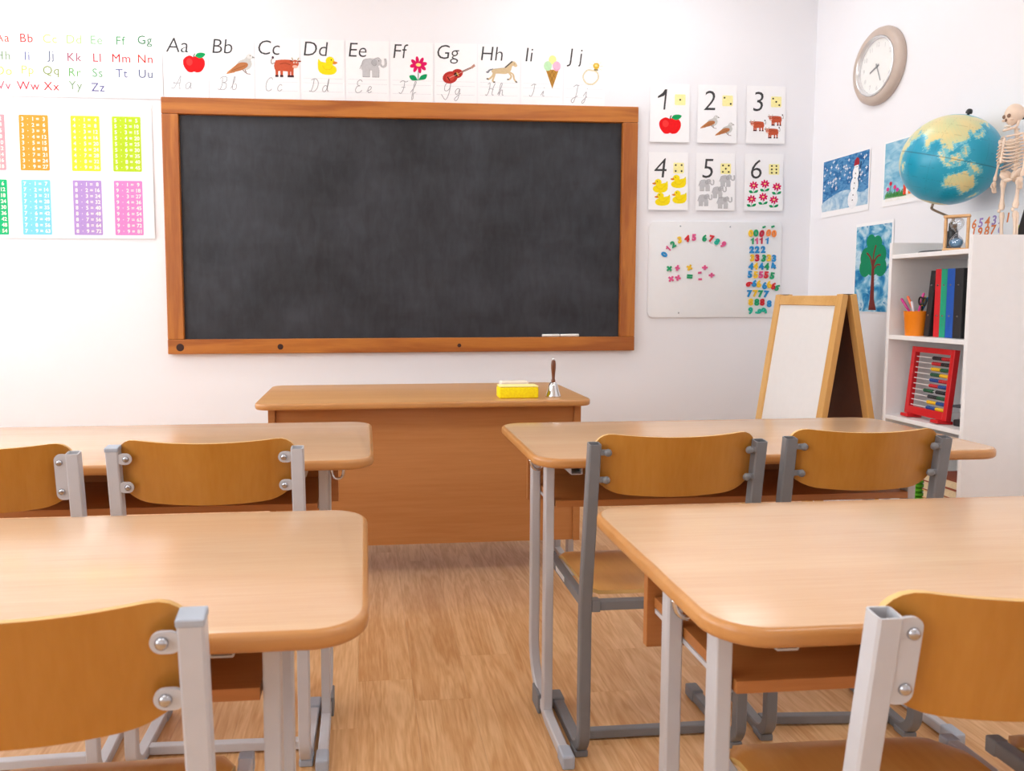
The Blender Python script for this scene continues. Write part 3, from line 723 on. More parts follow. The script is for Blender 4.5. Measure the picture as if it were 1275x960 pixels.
# joined-up practice letters: stroke lists in a box one cap-height tall
CURS = {
 'A': [[(-.1, .08), (.1, .04), (.34, .5), (.52, 1.0), (.52, .5), (.50, .06), (.62, .04)], [(.12, .5), (.04, .42), (.3, .42), (.56, .46)]],
 'a': [[(.42, .44), (.26, .5), (.08, .34), (.1, .06), (.28, .04), (.42, .3), (.44, .48), (.42, .1), (.54, .06)]],
 'B': [[(.2, .9), (.22, .4), (.1, .02), (-.06, .06)], [(.02, .86), (.26, 1.0), (.52, .94), (.5, .62), (.24, .54), (.52, .48), (.54, .14), (.34, .0), (.1, .04)]],
 'b': [[(.0, .1), (.18, .6), (.24, .98), (.14, .9), (.12, .2), (.22, .02), (.40, .12), (.38, .44), (.22, .42)]],
 'C': [[(.56, .86), (.4, 1.0), (.16, .8), (.08, .4), (.18, .04), (.4, .0), (.56, .14)]],
 'c': [[(.40, .42), (.26, .5), (.1, .3), (.12, .06), (.28, .0), (.44, .12)]],
 'D': [[(.24, .96), (.2, .4), (.08, .02), (-.04, .08)], [(.02, .9), (.34, 1.0), (.58, .74), (.56, .3), (.34, .02), (.06, .04)]],
 'd': [[(.40, .42), (.24, .5), (.08, .3), (.12, .04), (.3, .06), (.42, .4), (.46, 1.0), (.42, .2), (.56, .06)]],
 'E': [[(.52, .86), (.36, 1.0), (.16, .86), (.18, .6), (.38, .54), (.16, .48), (.06, .2), (.2, .0), (.46, .06), (.56, .2)]],
 'e': [[(.02, .12), (.3, .26), (.36, .44), (.22, .5), (.12, .24), (.2, .02), (.44, .12)]],
 'F': [[(.0, .88), (.2, 1.0), (.44, .92), (.62, .98)], [(.36, .94), (.34, .4), (.18, .02), (.0, .1)], [(.16, .5), (.46, .5)]],
 'f': [[(.0, .1), (.24, .5), (.36, .9), (.26, .94), (.2, .4), (.16, -.4), (.26, -.36), (.26, .02), (.44, .12)]],
 'G': [[(.52, .86), (.36, 1.0), (.12, .74), (.12, .36), (.32, .3), (.5, .5), (.54, .9), (.5, .1), (.3, -.4), (.0, -.1), (-.1, .02)]],
 'g': [[(.40, .44), (.24, .5), (.08, .3), (.14, .06), (.3, .1), (.42, .48), (.38, -.2), (.22, -.46), (.1, -.3), (.5, .14)]],
 'H': [[(.04, .88), (.2, .98), (.2, .4), (.06, .02), (-.06, .08)], [(.62, .98), (.5, .6), (.48, .1), (.62, .06)], [(.14, .48), (.34, .56), (.54, .46)]],
 'h': [[(.0, .1), (.22, .62), (.26, .98), (.14, .88), (.12, .02), (.22, .4), (.36, .44), (.38, .1), (.5, .06)]],
 'I': [[(.06, .84), (.26, .98), (.46, .94)], [(.34, .96), (.32, .4), (.18, .02), (.0, .1)]],
 'i': [[(.04, .12), (.22, .46), (.2, .1), (.34, .06)], [(.24, .70), (.26, .74)]],
 'J': [[(.04, .84), (.26, .98), (.52, .94)], [(.40, .96), (.36, .2), (.2, -.4), (.02, -.3), (.1, -.1), (.5, .12)]],
 'j': [[(.04, .12), (.26, .46), (.22, -.2), (.08, -.46), (.0, -.3), (.36, .1)], [(.28, .70), (.30, .74)]],
}
def cursive(s, h):
    L = []; x = 0.0
    for ch in s:
        for st in CURS[ch]: L.append(('#a9abb0', stroke(curve2([(px * h + py * h * 0.14 + x, py * h) for (px, py) in st], 4), h * 0.055)))
        x += h * (0.92 if ch.isupper() else 0.6)
    return L

def wall_loc(xc, zc, off=0.0): return (xc, YB - 0.0012 - off, zc)
WALLROT = (PI / 2, 0, 0)

CW, CH = 0.232, 0.322
PICS = [('Aa', 'apple', pic_apple, 'red apple'), ('Bb', 'bird', pic_bird, 'grey and brown bird'), ('Cc', 'cow', pic_cow, 'red-brown cow'), ('Dd', 'duck', pic_duck, 'yellow duck'), ('Ee', 'elephant', pic_elephant, 'grey elephant'),
        ('Ff', 'flower', pic_flower, 'pink flower'), ('Gg', 'guitar', pic_guitar, 'red guitar'), ('Hh', 'horse', pic_horse, 'running horse'), ('Ii', 'ice_cream', pic_cone, 'ice cream cone'), ('Jj', 'ring', pic_ring, 'gold ring')]
for i, (ab, nm, fn, desc) in enumerate(PICS):
    xc = -1.043 + 0.2385 * i + CW / 2; zc = 2.2215 + CH / 2
    t = thing('alphabet_card', 'white alphabet card %s with a %s, above the chalkboard' % (ab, desc), 'card', wall_loc(xc, zc), group='alphabet cards above the chalkboard', rot=WALLROT)
    obj('sheet', slab([(-CW / 2, -CH / 2), (CW / 2, -CH / 2), (CW / 2, CH / 2), (-CW / 2, CH / 2)], 0, 0.0006), PAPER, t)
    s = 'J j' if ab == 'Jj' else ab
    me = text('lettering', s, 0.108, INK, t, 0, 0.108, z=0.0009, shear=0.12, align='LEFT', offset=-0.0008)
    wdt = max(v.co.x for v in me.data.vertices) - min(v.co.x for v in me.data.vertices)
    me.location.x = -0.100 + wdt / 2 + (0.008 if i == 8 else 0)
    me.location.y = 0.112 if ab not in ('Gg', 'Jj') else 0.102
    px, py, sx, sy = {'apple': (.042, .022, .115, .105), 'bird': (.040, .022, .140, .115), 'cow': (.040, .016, .140, .118), 'duck': (.024, .026, .105, .100), 'elephant': (.026, .022, .135, .110), 'flower': (.036, .014, .108, .128), 'guitar': (.016, .010, .170, .150),
                      'horse': (.016, .014, .170, .125), 'ice_cream': (.056, .024, .118, .175), 'ring': (.040, .022, .125, .135)}[nm]
    art(nm + '_picture', fn(), t, px, py, sx, sy, z=0.0009)
    art('ruled_lines', [('#d5d9e0', stroke([(-.105, y), (.105, y)], .0016)) for y in (-.042, -.066, -.112)], t, 0, 0, 1, z=0.0008)
    art('handwriting', cursive(ab, 0.068), t, -0.072, -0.112, 1, z=0.0010)

# number cards with dice and pictures
NW, NH = 0.229, 0.322
def dice(n):
    P = {1: [(0, 0)], 2: [(-.3, .28), (.3, -.28)], 3: [(-.3, .3), (0, 0), (.3, -.3)], 4: [(-.28, .28), (.28, .28), (-.28, -.28), (.28, -.28)], 5: [(-.28, .3), (.28, .3), (0, 0), (-.28, -.3), (.28, -.3)], 6: [(-.22, .32), (.22, .32), (-.22, 0), (.22, 0), (-.22, -.32), (.22, -.32)]}[n]
    return [('#f7efa8', round_rect(1, 1, .1, 3))] + [('#3a3a2a', ell(x, y, .09, .09, 10)) for (x, y) in P]
NUMS = [(1, 'one red apple', 'apple', pic_apple, [(.51, .30, .56, .34)]), (2, 'two brown birds', 'bird', pic_bird, [(.30, .36, .46, .25), (.68, .24, .46, .25)]),
        (3, 'three red-brown cows', 'cow', pic_cow, [(.30, .32, .38, .22), (.76, .42, .36, .22), (.68, .20, .36, .22)]), (4, 'four yellow ducks', 'duck', pic_duck, [(.30, .42, .40, .25), (.76, .50, .40, .24), (.36, .19, .40, .24), (.79, .23, .38, .24)]),
        (5, 'five grey elephants', 'elephant', pic_elephant, [(.25, .44, .38, .22), (.78, .52, .38, .22), (.58, .32, .36, .22), (.22, .18, .36, .22), (.72, .14, .38, .22)]), (6, 'six pink flowers', 'flower', pic_flower, [(.24, .40, .27, .21), (.53, .43, .27, .21), (.84, .38, .27, .21), (.19, .16, .27, .21), (.49, .20, .27, .21), (.77, .15, .27, .21)])]
for k, (n, desc, nm, fn, spots) in enumerate(NUMS):
    xc = (1.708, 1.984, 2.270)[k % 3]; zc = 2.196 if k < 3 else 1.820
    t = thing('number_card', 'white number card %d with %s' % (n, desc), 'card', (xc, YB - 0.0016, zc + NH / 2), group='number cards right of the chalkboard', rot=(PI / 2 - R(1.6), 0, 0))
    obj('sheet', slab([(-NW / 2, -NH), (NW / 2, -NH), (NW / 2, 0), (-NW / 2, 0)], 0, 0.0006), PAPER, t)
    if n == 1:
        me = one_mesh(0.112, 0.0002, 0.09); me.transform(Matrix(((1, 0.1, 0, 0), (0, 1, 0, 0), (0, 0, 1, 0), (0, 0, 0, 1))))
        obj('numeral', me, INK, t, loc=(-NW / 2 + NW * .30, -NH * .27, 0.0009))
    else: text('numeral', str(n), 0.158, INK, t, -NW / 2 + NW * .30, -NH * .27, z=0.0009, shear=0.1, offset=-0.0012)
    art('dice', dice(n), t, -NW / 2 + NW * .76, -NH * .27, NW * .27, NH * .185, z=0.0009)
    me = None
    for (u, v, w, h) in spots:
        me = art_mesh(fn(), (-w if nm in ('duck', 'cow') else w) * NW, h * NH)
        art(nm + '_picture', None, t, -NW / 2 + NW * u, -NH + NH * v, 1, z=0.0009, mesh=me)

# handwritten alphabet poster (left)
t = thing('alphabet_poster', 'long white poster of coloured handwritten letters Aa to Zz', 'poster', wall_loc((-1.93 - 1.047) / 2, 2.381), group=None, rot=(PI / 2 - R(0.8), 0, 0))
pw, ph = 0.883, 0.332
obj('sheet', slab([(-pw / 2, -ph / 2), (pw / 2, -ph / 2), (pw / 2, ph / 2), (-pw / 2, ph / 2)], 0, 0.0006), PAPER, t)
t.location.y = YB - 0.004
cols = (-1.846, -1.726, -1.610, -1.490, -1.377, -1.255, -1.133); rws = (2.509, 2.419, 2.342, 2.268)
LC = ['#e59a8e', '#e08a84', '#dfe3b0', '#d3e0b8', '#bcd6bd', '#9ec6a8', '#8cb59c', '#b3c4ae', '#a9aecb', '#a9b0bd', '#c99aa8', '#d98a94', '#db7a80', '#df8478', '#e6e3a0', '#dfe0ac', '#b4bf96', '#a5cc9e', '#a4c8ac', '#a6abc4', '#9aa2b8', '#d9a0ac', '#df8f96', '#db7f84', '#b3c4b0', '#9d9cbf']
for i in range(26):
    s = chr(65 + i) + chr(97 + i)
    dk = '#' + ''.join('%02x' % int(max(0, 255 - (255 - int(LC[i][q:q + 2], 16)) * 1.8)) for q in (1, 3, 5))
    text('letter_pair', s, 0.062, pr_ink(dk), t, cols[i % 7] - t.location.x, rws[i // 7] - t.location.z, z=0.0009, spacing=1.1, offset=0.0)

# multiplication chart (left)
t = thing('multiplication_chart', 'white wall chart with eight coloured multiplication tables', 'poster', (-1.555, YB - 0.003, 2.185), rot=(PI / 2 - R(0.35), 0, 0))
cw, ch = 0.89, 0.70
obj('sheet', slab([(-cw / 2, -ch), (cw / 2, -ch), (cw / 2, 0), (-cw / 2, 0)], 0, 0.0006), PAPER, t)
obj('fold_line', box(-0.0345, -0.0335, -ch, 0, 0.0006, 0.0009), RULE, t)
TC = ['#f29aa2', '#fb9a3a', '#f4ec3c', '#b6d32c', '#18b574', '#7fcfe4', '#b293cf', '#e488c6']
for k, c in enumerate(TC):
    xc = (-1.925, -1.708, -1.449, -1.240)[k % 4]; zc = 1.978 if k < 4 else 1.645
    n = k + 2
    p = obj('table_card', slab(round_rect(0.146, 0.285, 0.006, 3), 0, 0.0004), pr_ink(c), t, loc=(xc + 1.555, zc - 2.185, 0.0007))
    me = bmesh.new()
    for r_ in range(9):
        for xx, st in zip((-.055, -.029, -.003, .021, .052), (str(n), '·', str(r_ + 1), '=', str(n * (r_ + 1)))):
            g = glyph(st, 0.027, offset=0.0006).copy()
            g.transform(Matrix.Translation((xx, 0.1225 - r_ * 0.0306, 0)))
            me.from_mesh(g); bpy.data.meshes.remove(g)
    m_ = bpy.data.meshes.new('printed_sums'); me.to_mesh(m_); me.free()
    obj('printed_sums', m_, plain('white_print', '#f6efe2', 0.8), p, loc=(0, 0, 0.0007), kind='stuff')

# ================================================================== magnetic whiteboard and its magnets
t = thing('magnetic_whiteboard', 'white magnetic board with rounded corners below the number cards', 'whiteboard', (1.993, YB - 0.001, 1.325), rot=WALLROT)
obj('board', slab(round_rect(0.785, 0.545, 0.035, 6), 0, 0.010, bev=0.002), plain('whiteboard_enamel', '#edeef0', 0.28, vary=0.006), t, smooth=40)
for (x, y) in ((-.21, .245), (.083, .243), (.262, -.185), (-.21, -.245)):
    obj('screw', dome(0.004, 0.0016), STEEL, t, loc=(x, y, 0.010), smooth=True)
MC = {'b': ('#1f8fd0', 'blue'), 'p': ('#e0568e', 'pink'), 'g': ('#12a06a', 'green'), 'y': ('#f4c62e', 'yellow'), 'r': ('#d3202c', 'red'), 't': ('#16b59a', 'teal'), 'c': ('#c4183e', 'crimson'), 'o': ('#f2893a', 'orange')}
def magmat(k): return plain('magnet_' + MC[k][1], MC[k][0], 0.35, vary=0.02)
ARC= [('0', 'b', 1.691, 1.411, 60), ('1', 'p', 1.712, 1.443, 45), ('2', 'g', 1.741, 1.468, 28), ('3', 'y', 1.779, 1.493, 10), ('4', 'r', 1.822, 1.501, -3), ('5', 'p', 1.863, 1.507, 0), ('6', 'g', 1.925, 1.504, -5), ('7', 'r', 1.967, 1.5, -12), ('8', 't', 1.999, 1.484, -32), ('9', 'p', 2.036, 1.468, -38)]
SIGNS= [('×', 'g', 1.722, 1.331, 0, 'green times sign magnet, first of the sign cluster'), ('÷', 'p', 1.770, 1.335, 80, 'pink divide sign magnet turned sideways beside the green times sign'), ('×', 'y', 1.841, 1.337, 20, 'yellow sign magnet above the green equals sign'), ('÷', 'p', 1.931, 1.337, 0, 'pink divide sign magnet, topmost above the two dashes'), ('-', 'p', 1.902, 1.308, 6, 'pink minus sign magnet, upper of two dashes'), ('-', 'p', 1.905, 1.271, 0, 'pink minus sign magnet, lower of two dashes'), ('÷', 'p', 1.972, 1.294, 0, 'pink divide sign magnet, last of the sign cluster'), ('×', 'p', 1.734, 1.273, 10, 'pink times sign magnet below the green times sign'), ('+', 'p', 1.774, 1.279, -15, 'pink plus sign magnet in the sign cluster'), ('=', 'g', 1.843, 1.287, -4, 'green equals sign magnet below the yellow sign')]
GRID= [('-', 'g', 2.276, 1.568, 20), ('-', 'g', 2.329, 1.571, 20), ('0', 'y', 2.198, 1.532, 0), ('0', 'g', 2.229, 1.534, 0), ('0', 'c', 2.264, 1.531, -15), ('0', 'o', 2.304, 1.535, -8), ('0', 'o', 2.337, 1.531, 0), ('1', 'g', 2.208, 1.489, 0), ('1', 'p', 2.233, 1.489, 5), ('1', 'c', 2.261, 1.491, 0), ('1', 'b', 2.296, 1.491, -4), ('2', 'b', 2.207, 1.44, 0), ('2', 'b', 2.239, 1.44, 0), ('2', 'b', 2.275, 1.441, 0), ('3', 'y', 2.211, 1.393, 0), ('3', 'c', 2.241, 1.393, 0), ('3', 'g', 2.28, 1.391, -10), ('3', 'y', 2.311, 1.393, 0), ('3', 'b', 2.342, 1.391, 0), ('4', 'b', 2.205, 1.345, 0), ('4', 'y', 2.233, 1.346, 0), ('4', 'b', 2.266, 1.345, 8), ('4', 'g', 2.299, 1.345, 0), ('4', 'b', 2.337, 1.347, 30), ('5', 'b', 2.2, 1.299, 0), ('5', 'y', 2.235, 1.297, 0), ('5', 'p', 2.266, 1.297, 0), ('5', 'r', 2.298, 1.296, -5), ('5', 'g', 2.334, 1.291, -8), ('6', 'r', 2.198, 1.245, -60), ('6', 'b', 2.228, 1.248, -8), ('6', 'y', 2.255, 1.245, 0), ('6', 'b', 2.29, 1.235, 0), ('6', 'y', 2.317, 1.241, 10), ('6', 'r', 2.344, 1.233, -15), ('6', 'g', 2.366, 1.224, -35), ('7', 'b', 2.201, 1.189, 0), ('7', 'y', 2.236, 1.19, 0), ('7', 'g', 2.268, 1.188, 0), ('7', 'b', 2.302, 1.186, -6), ('8', 'y', 2.21, 1.141, 0), ('8', 'g', 2.246, 1.14, 0), ('8', 'r', 2.279, 1.14, 0), ('8', 'b', 2.321, 1.131, 0), ('9', 't', 2.21, 1.091, 0), ('9', 't', 2.258, 1.085, -60), ('9', 't', 2.294, 1.091, 50)]
ORD = ('first', 'second', 'third', 'fourth', 'fifth', 'sixth', 'seventh')
WORD = dict(zip('0123456789-', ('zeros', 'ones', 'twos', 'threes', 'fours', 'fives', 'sixes', 'sevens', 'eights', 'nines', 'dashes')))
def magnet(ch, k, x, z, rot, label, group, size=0.050):
    me = one_mesh(size * 0.74, 0.0050, 0.2) if ch == '1' else glyph(ch, size, extr=0.0022, bevel=0.0007, offset=0.0022).copy()
    if ch == '1': me.transform(Matrix.Translation((0, 0, -0.0025)))
    o = obj('number_magnet' if ch.isdigit() else 'sign_magnet', me, magmat(k), loc=(x, YB - 0.0111 - 0.0029, z))
    o.rotation_euler = (PI / 2, -R(rot), 0)
    tag(o, label, 'magnet', group)
NTH = ('first at its lower left', 'second from its left end', 'third from its left end', 'fourth from its left end', 'fifth from its left end', 'sixth from its left end', 'just right of its gap', 'third from its right end', 'second from its right end', 'last at its right end')
for q, (ch, k, x, z, rot) in enumerate(ARC):
    magnet(ch, k, x, z, rot, '%s number %s magnet in the arch, %s' % (MC[k][1], ch, NTH[q]), 'magnets in the arch', 0.047)
for (ch, k, x, z, rot, lb) in SIGNS: magnet(ch, k, x, z, rot, lb, 'sign magnets', 0.056)
_c = {}
for (ch, k, x, z, rot) in GRID:
    i = _c.get(ch, 0); _c[ch] = i + 1
    lb = ('small green dash magnet above the zeros, ' + ('left one' if i == 0 else 'right one')) if ch == '-' else '%s number %s magnet, %s in the row of %s' % (MC[k][1], ch, ORD[i], WORD[ch])
    magnet(ch, k, x, z, rot, lb, 'magnets in rows')

# ================================================================== right wall: clock and children's paintings
RW = (PI / 2, 0, -PI / 2)          # local x -> -y, local y -> z, local z -> into the room
TAUPE = plain('taupe_plastic', '#c2b1a5', 0.4, vary=0.02)
t = thing('wall_clock', 'round taupe wall clock with white face', 'clock', (XR - 0.001, 3.727, 2.308), rot=RW)
obj('rim', lathe([(0.135, 0.0), (0.184, 0.0), (0.187, 0.010), (0.183, 0.024), (0.172, 0.034), (0.156, 0.038), (0.1445, 0.036), (0.1435, 0.018)], 64, cap=False), TAUPE, t, smooth=50)
obj('bezel', lathe([(0.1432, 0.020), (0.1432, 0.0385), (0.138, 0.041), (0.1325, 0.036), (0.1305, 0.020)], 64, cap=False), plain('silver_bezel', '#e8e8ea', 0.25, 0.5), t, smooth=50)
face = obj('face', lathe([(0, 0.0), (0.1330, 0.0), (0.1330, 0.019), (0, 0.019)], 64), plain('clock_face', '#f4f4f1', 0.6, vary=0.01), t)
for i in range(12):
    a = 2 * PI * (i + 1) / 12
    text('numeral', str(i + 1), 0.030, plain('clock_numeral', '#c9c9c8', 0.7), face, 0.105 * math.sin(a), 0.105 * math.cos(a), z=0.0193)
HAND = plain('clock_hand', '#8c8f90', 0.4)
for (nm, ang, ln, w, z) in (('hour_hand', 250, 0.058, 0.010, 0.0205), ('minute_hand', 158, 0.082, 0.006, 0.0225)):
    obj(nm, slab([(-w / 2, -0.014), (w / 2, -0.014), (w * 0.35, ln), (-w * 0.35, ln)], 0, 0.0012), HAND, t, loc=(0, 0, z), rot=(0, 0, -R(ang)))
obj('hub', lathe([(0, 0.0195), (0.006, 0.0195), (0.006, 0.025), (0, 0.026)], 16), HAND, t)
obj('glass_cover', lathe([(0, 0.0325), (0.1315, 0.0325), (0.1315, 0.0335), (0, 0.0335)], 48), clear('clock_glass', amount=0.04), t)

def picture_sheet(name, label, y, z, w, h, tilt=1.0):
    t = thing(name, label, 'drawing', (XR - 0.003, y, z), rot=(PI / 2 - R(0.0), R(0), -PI / 2), group='paintings on the right wall')
    obj('sheet', slab([(-w / 2, -h / 2), (w / 2, -h / 2), (w / 2, h / 2), (-w / 2, h / 2)], 0, 0.0007), PAPER, t)
    return t
t = picture_sheet('snowman_painting', 'blue painting of a snowman with a red hat in falling snow', 3.982, 1.766, 0.412, 0.312)
w, h = 0.395, 0.285
obj('painted_sky', slab([(-w / 2, -h / 2 + .02), (w / 2, -h / 2 + .02), (w / 2, h / 2), (-w / 2, h / 2)], 0, 0.0004), paint('snow_sky', ['#23588f', '#3273ac', '#5f98c6', '#3069a4'], 16, (1, 2, 1)), t, loc=(0, 0.008, 0.0008))
obj('painted_hill', slab(curve2([(-w / 2, -h / 2 + .012), (-w / 2, -.085), (-.10, -.052), (-.02, -.036), (.06, -.040), (.14, -.062), (w / 2, -.050)]) + [(w / 2, -h / 2 + .012)], 0, 0.0004), paint('snow_hill', ['#6f9fc6', '#a9c8de', '#cfe0ea'], 22), t, loc=(0, 0.006, 0.0013))
random.seed(3); L = []
for i in range(60):
    x, y = random.uniform(-.185, .19), random.uniform(-.02, .135)
    r_ = random.uniform(.006, .013)
    if .055 < x < .125: continue
    L += [('#dfe8f2', [(x - r_, y), (x, y - r_ * .35), (x + r_, y), (x, y + r_ * .35)]), ('#dfe8f2', [(x, y - r_), (x + r_ * .35, y), (x, y + r_), (x - r_ * .35, y)])]
art('snowflakes', L, t, 0, 0.004, 1, z=0.0016)['kind'] = 'stuff'
art('painted_snowman', [('#1d3a5e', stroke([(.115, -.03), (.135, .10)], .008)), ('#eef0f4', ell(.075, -.085, .042, .05)), ('#f2f4f7', ell(.085, -.015, .033, .045)), ('#f5f6f8', ell(.093, .045, .026, .035)), ('#f7f8fa', ell(.098, .075, .018, .020)), ('#a02a38', [(.076, .085), (.122, .088), (.118, .118), (.098, .128), (.082, .112)]), ('#1b1b22', ell(.094, .078, .003, .003, 8)), ('#1b1b22', ell(.104, .078, .003, .003, 8))] + [('#2a2a36', ell(x, y, .004, .004, 8)) for (x, y) in ((.093, .045), (.090, .022), (.086, -.004), (.083, -.030), (.078, -.064), (.074, -.090))], t, 0, 0, 1, z=0.0019)

t = picture_sheet('tree_painting', 'tall painting of a green tree with brown trunk on blue', 3.722, 1.318, 0.292, 0.455)
w, h = 0.272, 0.435
obj('painted_sky', slab([(-w / 2, -h / 2), (w / 2, -h / 2), (w / 2, h / 2), (-w / 2, h / 2)], 0, 0.0004), paint('tree_sky', ['#1d5d94', '#2f86b8', '#7fb8d4', '#c3dce8', '#3b8cba'], 14, (1, 1, 1)), t, loc=(-0.004, -0.006, 0.0008))
L = [('#16855c', ell(x, y, r_, r_ * 1.05)) for (x, y, r_) in ((0, .10, .05), (-.05, .05, .05), (.05, .06, .05), (-.06, .0, .045), (.06, .0, .045), (0, .02, .06), (-.02, .13, .035), (.03, .12, .035))]
L += [('#73322c', [(-.020, -.215), (.040, -.215), (.020, -.16), (.014, -.04), (.012, .04), (-.006, .04), (-.008, -.06), (-.012, -.16)]), ('#73322c', stroke(curve2([(.0, .0), (-.02, .05), (-.05, .075)]), .010)), ('#73322c', stroke(curve2([(.004, .01), (.03, .05), (.06, .06)]), .010)), ('#73322c', stroke(curve2([(.004, .03), (.006, .07), (.02, .11)]), .009)), ('#73322c', stroke(curve2([(.0, -.02), (.03, .01), (.06, .01)]), .008))]
art('painted_tree', L, t, 0, 0, 1, z=0.0016)

t = picture_sheet('house_painting', 'pale blue painting of a striped house and flowers, partly behind the globe', 3.46, 1.768, 0.425, 0.312)
w, h = 0.405, 0.29
obj('painted_sky', slab([(-w / 2, -h / 2 + .02), (w / 2, -h / 2 + .02), (w / 2, h / 2), (-w / 2, h / 2)], 0, 0.0004), paint('house_sky', ['#5fa3c8', '#8fc2da', '#b8d8e6'], 14, (1, 2, 1)), t, loc=(0, 0.004, 0.0008))
L = [('#f4f2ee', [(-.19, -.135), (.19, -.135), (.19, -.115), (-.19, -.115)])]
for i in range(26): L.append(('#4c9a3c', stroke([(-.19 + i * .006, -.12), (-.187 + i * .006, -.098 + .006 * (i % 3))], .004)))
for (x, y, c) in ((-.17, -.075, '#d24a8a'), (-.150, -.05, '#d8344a'), (-.12, -.07, '#e04a7a'), (-.10, -.085, '#d03a9a')): L += [('#3a8a3c', stroke([(x, -.11), (x, y)], .003)), (c, ell(x, y, .010, .010, 10))]
L += [('#f2efe8', [(-.06, -.115), (.15, -.115), (.15, .03), (-.06, .03)])] + [('#d9472c' if i % 2 == 0 else '#e8772c', [(-.06 + i * .035, -.115), (-.04 + i * .035, -.115), (-.035 + i * .035, .03), (-.055 + i * .035, .03)]) for i in range(6)] + [('#b5342a', [(-.085, .03), (.175, .03), (.045, .12)])]
art('painted_house', L, t, 0, 0, 1, z=0.0016)

t = thing('number_poster', 'white strip of big coloured numbers behind the skeleton', 'poster', (XR - 0.003, 2.83, 1.44), rot=RW)
obj('sheet', slab([(-.30, -.085), (.30, -.085), (.30, .085), (-.30, .085)], 0, 0.0007), PAPER, t)
for i, (s, c) in enumerate((('6', '#f0905a'), ('5', '#b08fd0'), ('4', '#f0905a'), ('3', '#a58fc8'), ('2', '#b08fd0'), ('1', '#f0905a'), ('1', '#ea8450'), ('9', '#ea8450'), ('8', '#f0905a'), ('7', '#ea8450'), ('6', '#b09fd4'))):
    text('numeral', s, 0.052, pr_ink(c), t, -.246 + (i % 6) * .0345, (.034 if i < 6 else -.004) + .002 * (i % 6), z=0.0012, offset=0.0012, shear=0.15)
art('painted_patch', [('#d2e27a', ell(.03, -.01, .06, .035)), ('#f2e88a', ell(.05, .035, .04, .028)), ('#f2e88a', ell(.19, -.01, .06, .05)), ('#d2e27a', ell(.15, .03, .04, .03))], t, 0, 0, 1, z=0.0010)

# ================================================================== bookcase
BX0, BX1, BY0, BY1 = 2.200, 2.540, 2.650, 3.100
t = thing('bookcase', 'white open bookcase against the right wall', 'bookcase', (2.37, 2.875, 0))
def bc(nm, x0, x1, y0, y1, z0, z1, m=WHITE): obj(nm, box(x0 - 2.37, x1 - 2.37, y0 - 2.875, y1 - 2.875, z0, z1, bev=0.0012, seg=1), m, t)
bc('side_panel', BX0, BX1, BY0, BY0 + 0.018, 0, 1.395, WHITE)
bc('side_panel', BX0, BX1, BY1 - 0.018, BY1, 0, 1.395, WHITE)
SH = (1.345, 1.010, 0.673, 0.337, 0.075)
for z in SH: bc('shelf', BX0 + 0.001, BX1 - 0.006, BY0 + 0.0183, BY1 - 0.0183, z - 0.018, z)
bc('back_panel', BX1 - 0.0055, BX1 - 0.001, BY0 + 0.0183, BY1 - 0.0183, 0.03, 1.390)

# ---------------- pen cup and pens
CX, CY, CZ = 2.255, 2.996, SH[1]
t = thing('pen_cup', 'orange plastic cup holding pens on the upper shelf', 'cup', (CX, CY, CZ))
obj('cup_body', lathe([(0, 0), (0.036, 0), (0.037, 0.002), (0.045, 0.098), (0.0465, 0.100), (0.0455, 0.101), (0.0435, 0.099), (0.0355, 0.004), (0, 0.004)], 32, cap=False), plain('orange_plastic', '#f48a16', 0.4, vary=0.02), t, smooth=40)
PENS = [('magenta pen leaning far left in the orange cup', '#c22a86', (-.55, .84), .62, 0.172), ('orange-red pen leaning left in the orange cup', '#f0703c', (-.70, .70), .40, 0.168), ('white pen standing low in the orange cup', '#e6e3ee', (-.9, .1), .22, 0.138), ('pink pen at the back of the orange cup', '#e0409a', (.6, -.8), .20, 0.172), ('yellow pen in the middle of the orange cup', '#e6b41e', (.2, -.98), .30, 0.160), ('blue pen leaning right in the orange cup', '#1f7fb0', (.15, -.98), .48, 0.168)]
for i, (lb, c, dh, k, ln) in enumerate(PENS):
    # base near the cup's bottom, tip out over the rim
    dh = Vector((dh[0], dh[1], 0)).normalized(); side = Vector((-dh.y, dh.x, 0)) * (0.008 * (i - 2.5) / 2.5)
    b0 = Vector((CX, CY, CZ + 0.007)) - dh * (0.028 if k > .3 else 0.010) + side; d = (dh * k + Vector((0, 0, 1))).normalized()
    q = d.to_track_quat('Z', 'Y').to_euler()
    tt = thing('pen', lb, 'pen', b0, group='pens in the orange cup', rot=q)
    obj('barrel', lathe([(0, 0), (0.0042, 0), (0.0046, 0.01), (0.0046, ln * 0.72), (0, ln * 0.72)], 12), pr_ink(c), tt, smooth=40)
    obj('pen_cap', lathe([(0, ln * 0.7205), (0.0052, ln * 0.7205), (0.0052, ln * 0.97), (0.003, ln), (0, ln)], 12), plain('gloss_' + c.lstrip('#'), c, 0.3), tt, smooth=40)
tt = thing('scissors', 'black handled scissors standing in the orange cup', 'scissors', (CX + 0.004, CY - 0.017, CZ + 0.008), rot=(R(7), R(-2), 0))
obj('blade', box(-0.004, 0.004, -0.0012, 0.0, 0, 0.115), STEEL, tt); obj('blade', box(-0.004, 0.004, 0.0003, 0.0015, 0, 0.115), STEEL, tt)
for s in (-1, 1):
    ring = [(0.0, s * 0.011 + 0.0095 * math.cos(a), 0.134 + 0.016 * math.sin(a)) for a in [2 * PI * k / 16 for k in range(17)]]
    obj('handle', tube(ring, 0.0032, 8), BLACK, tt, smooth=True)

